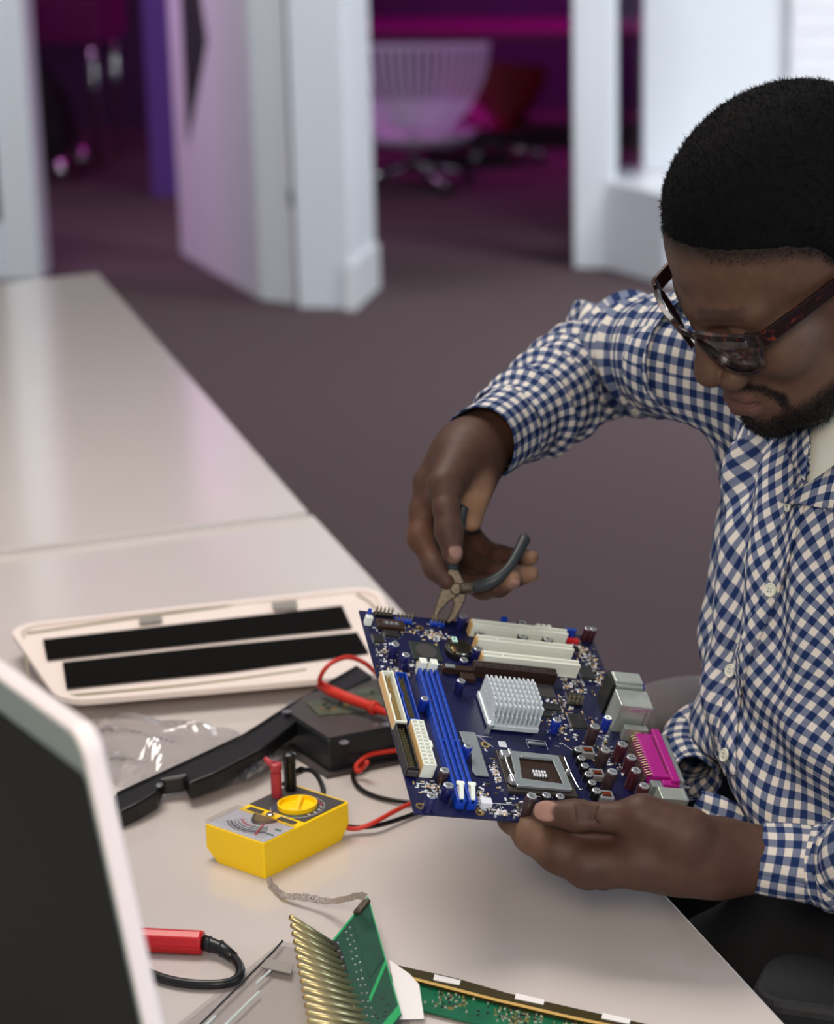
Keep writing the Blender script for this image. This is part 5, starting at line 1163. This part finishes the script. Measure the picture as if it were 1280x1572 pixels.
# ---- sleeves
def sleeve(name, nodes, par, fold, seed, nseg=64, m='gingham', npu=None, v0=0., crease=None):
    pts = np.array(spline([n[0] for n in nodes], 14)); rr_ = np.array([x[0] for x in spline([(n[1], 0, 0) for n in nodes], 14)])
    T = np.gradient(pts, axis=0); T /= np.linalg.norm(T, axis=1)[:, None]; u = nrm(np.cross(T[0], upv)); rs_ = np.random.RandomState(seed); s_ = np.r_[0, np.cumsum(np.linalg.norm(np.diff(pts, axis=0), axis=1))]
    V = []; UV = []; pp_ = .0132; npu = npu or round(2*math.pi*np.mean(rr_)/pp_); ph = rs_.uniform(0, 6.28, 6)
    for i in range(len(pts)):
        u = nrm(u-T[i]*(u@T[i])); w = np.cross(T[i], u)
        for k in range(nseg+1):
            a = 2*math.pi*k/nseg; t = s_[i]
            f = fold[0]*(np.sin(t*fold[1]+2.2*math.sin(a+ph[0])+ph[1])*.6+np.sin(t*fold[1]*1.7+3*math.sin(a*1+ph[2])+ph[3])*.4)
            f *= np.interp(t/s_[-1], fold[2], fold[3]); f += .0012*math.sin(3*a+t*30+ph[4])
            if crease is not None:
                tc_ = s_[np.argmin(np.linalg.norm(pts-crease, axis=1))]
                for dt, dp, wd in ((0, -.0085, .0045), (.010, .0035, .005), (-.011, .0035, .006), (-.030, -.005, .005), (.032, -.004, .005)): f += dp*math.exp(-((t-tc_-dt-.006*math.sin(a+ph[5]))/wd)**2)*(.65+.35*math.cos(a+ph[0]))
            V.append(pts[i]+(u*math.cos(a)+w*math.sin(a))*(rr_[i]+f)); UV.append((npu*pp_*k/nseg, v0+t+f*.8))
    nc = nseg+1; F = np.array([[i*nc+k, i*nc+k+1, (i+1)*nc+k+1, (i+1)*nc+k] for i in range(len(pts)-1) for k in range(nseg)])
    o = link(name, npmesh(name, np.array(V), F, m, uv=np.array(UV)), par); q = o.modifiers.new('cloth', 'SOLIDIFY'); q.thickness = .0012; q.offset = -1
    return o
wR, cR = D(739, 681, 1.907), D(776, 655, 1.945)
rs_nodes = [(cR, .0335), (D(812, 632, 1.985), .0400), (D(860, 600, 2.04), .0425), (D(905, 568, 2.10), .0470), (D(945, 546, 2.115), .0505), (D(990, 545, 2.03), .0510), (D(1040, 548, 1.955), .0530), (D(1085, 552, 1.90), .0560)]
slr = sleeve('sleeve', rs_nodes, shirt, (.0058, 150, [0, .12, .35, .5, .62, .8, 1], [.3, 1.1, 1.3, 1.5, 1.2, .5, .2]), 2, crease=D(932, 545, 2.11))
cfr = sleeve('cuff', [(wR, .0328), (D(757, 668, 1.926), .0330), (D(780, 652, 1.949), .0338)], shirt, (.0008, 60, [0, 1], [1, 1]), 4, npu=15)
wL = D(1163, 1319, 1.684)
cfl = sleeve('cuff', [(wL, .0258), (D(1200, 1324, 1.684), .0276), (D(1247, 1330, 1.683), .0296)], shirt, (.0010, 60, [0, 1], [.6, 1]), 6, npu=13)
sleeve('sleeve', [(D(1243, 1330, 1.683), .0285), (D(1262, 1330, 1.68), .0310), (D(1310, 1328, 1.665), .0350), (D(1400, 1290, 1.61), .0420), (np.array([.36, 1.46, .93]), .0500), (np.array([.40, 1.55, 1.03]), .0540), (SHL, .058)], shirt, (.0035, 120, [0, .06, .3, 1], [.4, 1, .6, .3]), 8, npu=16)
# armhole seam
am = [hit(torso, x, y) for x, y in [(1012, 498), (1004, 530), (1003, 560), (1010, 590), (1024, 622)]]
am = [a_ for a_ in am if a_ is not None]
# shirt tail lying over the hip
tl_ = sleeve('shirt_tail', [(D(1068, 1196, 1.86), .020), (D(1052, 1172, 1.90), .024), (D(1062, 1140, 1.93), .026), (D(1095, 1120, 1.93), .03)], shirt, (.003, 90, [0, 1], [1, 1]), 12, 32)
sleeve('shirt_tail', [(D(1066, 1240, 1.79), .014), (D(1100, 1256, 1.79), .0165), (D(1150, 1275, 1.79), .018), (D(1200, 1300, 1.78), .018)], shirt, (.002, 90, [0, 1], [1, 1]), 13, 32)
# ---- trousers and shoes
hipc = np.array([.265, 1.73, .56]); fwd = nrm([-.90, -.44, 0]); lft = np.array([-fwd[1]*-1, 0, 0]); lft = np.array([.44, -.90, 0]); lft = nrm(lft-fwd*(lft@fwd))
kneeL = hipc+lft*.13+fwd*.40+[0, 0, .005]; kneeR = hipc-lft*.13+fwd*.40+[0, 0, .005]; ankL = kneeL+fwd*.05+[0, 0, -.46]; ankR = kneeR-fwd*.02+[0, 0, -.46]
def trou(p):
    d = ellip(p, hipc+[0, 0, .06], (.185, .185, .16))
    for s, kn, an in ((1, kneeL, ankL), (-1, kneeR, ankR)):
        d = smin(d, smin(rcone(p, hipc+lft*.10*s+[0, 0, .0], kn, .090, .068), rcone(p, kn, an, .066, .052), .03), .04)
    return smax(d, .10-p[:, 2], .01)+.003*np.sin(p[:, 0]*60+p[:, 2]*40)*np.sin(p[:, 1]*50)
VP_, FP_ = surfnet(trou, np.minimum(np.minimum(hipc-.2, ankL-.1), ankR-.1), np.maximum(np.maximum(hipc+.24, kneeR+.1), kneeL+.1), .009)
link('trousers', npmesh('trousers', VP_, FP_, 'trouser_black'), man)
for an in (ankL, ankR):
    t_ = an*[1, 1, 0]
    shoe = lambda p, a_=t_: smax(smin(rcone(p, a_+[0, 0, .055], a_+fwd*.15+[0, 0, .03], .045, .036), rcone(p, a_+[0, 0, .06], a_+[0, 0, .12], .046, .044), .02), .002-p[:, 2], .004)
    Vs, Fs = surfnet(shoe, t_-[.25, .25, .02], t_+[.25, .25, .19], .007); link('shoe', npmesh('shoe', Vs, Fs, 'shoe_black'), man)
# ------------------------------------------------------------------ eyeglasses
def tortoise():
    m = bpy.data.materials.new('tortoiseshell'); m.use_nodes = True; nt = m.node_tree; b = nt.nodes['Principled BSDF']; MATS['tortoiseshell'] = m
    tc = nt.nodes.new('ShaderNodeTexCoord'); n = nt.nodes.new('ShaderNodeTexNoise'); n.inputs['Scale'].default_value = 130; n.inputs['Detail'].default_value = 2; n.inputs['Distortion'].default_value = 1.2
    nt.links.new(tc.outputs['Object'], n.inputs['Vector']); r = nt.nodes.new('ShaderNodeValToRGB'); nt.links.new(n.outputs['Fac'], r.inputs[0])
    e = r.color_ramp.elements; e[0].position = .58; e[0].color = lin((24, 10, 11))+(1,); e[1].position = .82; e[1].color = lin((120, 48, 18))+(1,)
    nt.links.new(r.outputs[0], b.inputs['Base Color']); b.inputs['Roughness'].default_value = .26; b.inputs['Specular IOR Level'].default_value = .3; b.inputs['Coat Weight'].default_value = .15; b.inputs['Coat Roughness'].default_value = .05
tortoise()
gls = thing('eyeglasses', 'tortoiseshell eyeglasses on the face of the man in the checked shirt', 'eyeglasses', tuple(HW(14, 0, -8)))
def GW(l, u, df=0.): return HW(15.5-.0050*l*l+.13*u+df, l, u)
ol = [(11, 0), (16, 4.5), (30, 6), (48, 6), (60, 4), (62, -4), (59, -18), (52, -29), (38, -34), (25, -31), (16, -22), (11.5, -9)]
def closed(s): return spline([(a_*s, b_2, 0) for a_, b_2 in ol+ol[:1]], 6)
fr = MB()
for s in (1, -1):
    pts = closed(s); P = np.array([GW(p[0], p[1]) for p in pts[:-1]]); n_ = len(P); vs = []
    for i in range(n_):
        t_ = nrm(P[(i+1) % n_]-P[i-1]); f_ = HR[:, 0]; o_ = nrm(np.cross(t_, f_))
        w_ = .0018+.0016*sstep(-14, 4, np.array(pts[i][1]))
        for a_, b_2 in ((-1, -1), (1, -1), (1, 1), (-1, 1)): vs.append(P[i]+o_*a_*float(w_)*.75+f_*b_2*.0019)
    fr.add(vs, [(i*4+k, i*4+(k+1) % 4, ((i+1) % n_)*4+(k+1) % 4, ((i+1) % n_)*4+k) for i in range(n_) for k in range(4)])
fr.tube(spline([GW(-12, 0), GW(-6, 2.5, 1), GW(0, 3.2, 1.5), GW(6, 2.5, 1), GW(12, 0)], 5), .0026, 8)
frame = obj('frame', fr, 'tortoiseshell', gls, bevel=.0007)
for s in (1, -1):
    pts = closed(s)[:-1]; n_ = len(pts); Pf = [GW(36*s+(p[0]-36*s)*.955, -14+(p[1]+14)*.955, .4) for p in pts]; Pb = [GW(36*s+(p[0]-36*s)*.955, -14+(p[1]+14)*.955, -.6) for p in pts]; cf, cb_ = GW(36*s, -14, 1.4), GW(36*s, -14, 0)
    lm = MB(); fs = [(2*n_, i, (i+1) % n_) for i in range(n_)]+[(2*n_+1, n_+(i+1) % n_, n_+i) for i in range(n_)]+[(i, n_+i, n_+(i+1) % n_, (i+1) % n_) for i in range(n_)]
    obj('lens', lm.add(Pf+Pb+[cf, cb_], fs), 'lens_glass', gls, smooth=True)
    path = spline([GW(58*s, 4), GW(66*s, 3.0, 1.0), HW(-12, 69.5*s, 2.5), HW(-40, 74*s, 3), HW(-75, 78.5*s, 3.5), HW(-100, 80*s, 2), HW(-118, 79*s, -10), HW(-126, 77*s, -28)], 6)
    vs = []; up0 = HR[:, 2]; P = np.array(path)
    for i in range(len(P)):
        t_ = nrm(P[min(i+1, len(P)-1)]-P[max(i-1, 0)]); sd_ = nrm(np.cross(t_, up0)); uu = np.cross(sd_, t_); hh = .0062-.0006*i/len(P)
        for a_, b_2 in ((-1, -1), (1, -1), (1, 1), (-1, 1)): vs.append(P[i]+sd_*a_*.0017+uu*b_2*hh)
    tm = obj('temple', MB().add(vs, [(i*4+k, i*4+(k+1) % 4, i*4+4+(k+1) % 4, i*4+4+k) for i in range(len(P)-1) for k in range(4)]+[(3, 2, 1, 0), tuple(len(vs)-4+k for k in range(4))]), 'tortoiseshell', gls, bevel=.0007)
    obj('rivet', MB().lathe([(.0011, 0), (.0011, .0006)], GW(59*s, 3.5, 2.0), np.array([HR[:, 1], HR[:, 2], HR[:, 0]]).T, n=8), 'chrome', tm)
# ------------------------------------------------------------------ pliers
pli = thing('pliers', 'worn steel pliers with dark grips in the raised hand, jaws on the board edge', 'pliers', tuple(D(690, 952, 1.872)))
pn_ = nrm(C0-D(697, 910, 1.868))
PJ = lambda x, y, o=0.: D(x, y, 1.868)+pn_*o
def half(name, px, off): return obj(name, MB().slab([PJ(x, y, off) for x, y in px], -pn_*.0085), 'dull_steel', pli, bevel=.0012)
half('jaw', [(690, 868), (700, 868), (712, 893), (711, 905), (699, 917), (689, 924), (676, 938), (668, 954), (663, 953), (666, 935), (673, 916), (680, 897)], .0035)
half('jaw', [(700, 884), (712, 890), (717, 905), (714, 922), (700, 950), (688, 958), (684, 954), (692, 940), (696, 926), (691, 912), (690, 896)], .001)
obj('pivot', MB().lathe([(.0052, 0), (.0052, .0012), (.0038, .0020), (.0001, .0021)], PJ(700, 904, .0036), np.array([nrm(np.cross(pn_, upv)), np.cross(pn_, nrm(np.cross(pn_, upv))), pn_]).T, n=18), 'dull_steel', pli, smooth=False)
obj('handle', MB().tube(spline([D(708, 903, 1.866), D(722, 902, 1.864), D(734, 899, 1.862)], 4), [.0050]*3+[.0046]*6, 10), 'dull_steel', pli, smooth=True)
mat('grip_dark', (44, 50, 54), .45)
gp = spline([D(728, 901, 1.863), D(748, 896, 1.860), D(766, 886, 1.860), D(783, 868, 1.864), D(796, 846, 1.872), D(808, 822, 1.882)], 5)
obj('grip', MB().tube(gp, [.0046+.0006*math.sin(i*.3) for i in range(len(gp)-1)]+[.0026], 12), 'grip_dark', pli, smooth=True)
gp = spline([D(694, 876, 1.866), D(699, 850, 1.872), D(704, 820, 1.880), D(709, 786, 1.880), D(713, 776, 1.880)], 5)
obj('grip', MB().tube(gp, [.0046]*(len(gp)-1)+[.0026], 12), 'grip_dark', pli, smooth=True)
# ------------------------------------------------------------------ the man's armchair
ch = thing('armchair', 'black armchair with a grey right armrest, under the man in the checked shirt', 'chair', (.28, 1.74, 0))
sc_ = hipc*[1, 1, 0]-fwd*.0
def CH(f, l, z): return sc_+fwd*f+lft*l+np.array([0, 0, z])
obj('seat', MB().slab([CH(f, l, .40) for f, l in rr(-.25, -.25, .25, .25, .06)], (0, 0, .06)), 'fabric_black', ch, bevel=.02, seg=3)
obj('backrest', MB().slab([CH(-.26, l, z) for l, z in rr(-.24, .50, .24, .98, .08)], -fwd*.06), 'fabric_black', ch, bevel=.02, seg=3)
obj('column', MB().cyl(CH(0, 0, .12), CH(0, 0, .40), .028, n=16), 'plastic_dark', ch, smooth=True)
for k in range(5):
    a_ = k*2*math.pi/5+.3; e_ = CH(.29*math.cos(a_), .29*math.sin(a_), .075); f_ = obj('base_spoke', MB().tube([CH(0, 0, .12), e_], [.026, .018], 8), 'plastic_dark', ch, smooth=True)
    obj('castor', MB().cyl(e_+[-.012, 0, -.045], e_+[.012, 0, -.045], .03, n=16), 'plastic_black', f_, smooth=True)
ar0, ar1, ar2 = D(980, 1098, 2.09), D(1040, 1080, 2.12), D(1150, 1072, 2.18)
app = spline([ar0, ar1, ar2], 8); vs = []
for i, p in enumerate(app):
    w_ = 1. if 0 < i < len(app)-1 else .55
    for k in range(14):
        a_ = 2*math.pi*k/14; vs.append(p+np.array([-.25, .95, .15])*math.cos(a_)*.035*w_+np.array([0, 0, 1])*math.sin(a_)*.0185*w_)
obj('armrest', MB().add(vs, [(i*14+k, i*14+(k+1) % 14, i*14+14+(k+1) % 14, i*14+14+k) for i in range(len(app)-1) for k in range(14)]+[tuple(range(13, -1, -1)), tuple(range(len(vs)-14, len(vs)))]), 'armrest_grey', ch, smooth=True)
q0_, q1_ = np.array(app[2]), np.array(app[-1])
obj('side_panel', MB().slab([q0_*[1, 1, 0]+[0, 0, .42], q1_*[1, 1, 0]+[0, 0, .42], q1_-[0, 0, .016], q0_-[0, 0, .016]], nrm(np.cross(q1_-q0_, upv))*-.02), 'fabric_black', ch, bevel=.004)
l0, l1 = D(1200, 1528, 1.76), D(1420, 1500, 1.72)
dl = nrm(l1-l0); wl_ = nrm(np.cross(dl, upv)); P_ = [l0+dl*x+wl_*y for x, y in rr(-.02, -.045, .26, .045, .03)]; P_ = [np.array([p[0], p[1], .70]) for p in P_]
mat('armrest_black', (34, 35, 37), .6); obj('armrest', MB().slab(P_, (0, 0, -.028)), 'armrest_black', ch, bevel=.008, seg=3)
lm_ = (l0+l1)/2; obj('armrest_post', MB().tube([np.array([lm_[0], lm_[1], .675]), CH(0, .27, .46), CH(0, .2, .43)], .016, 10), 'plastic_dark', ch, smooth=True)
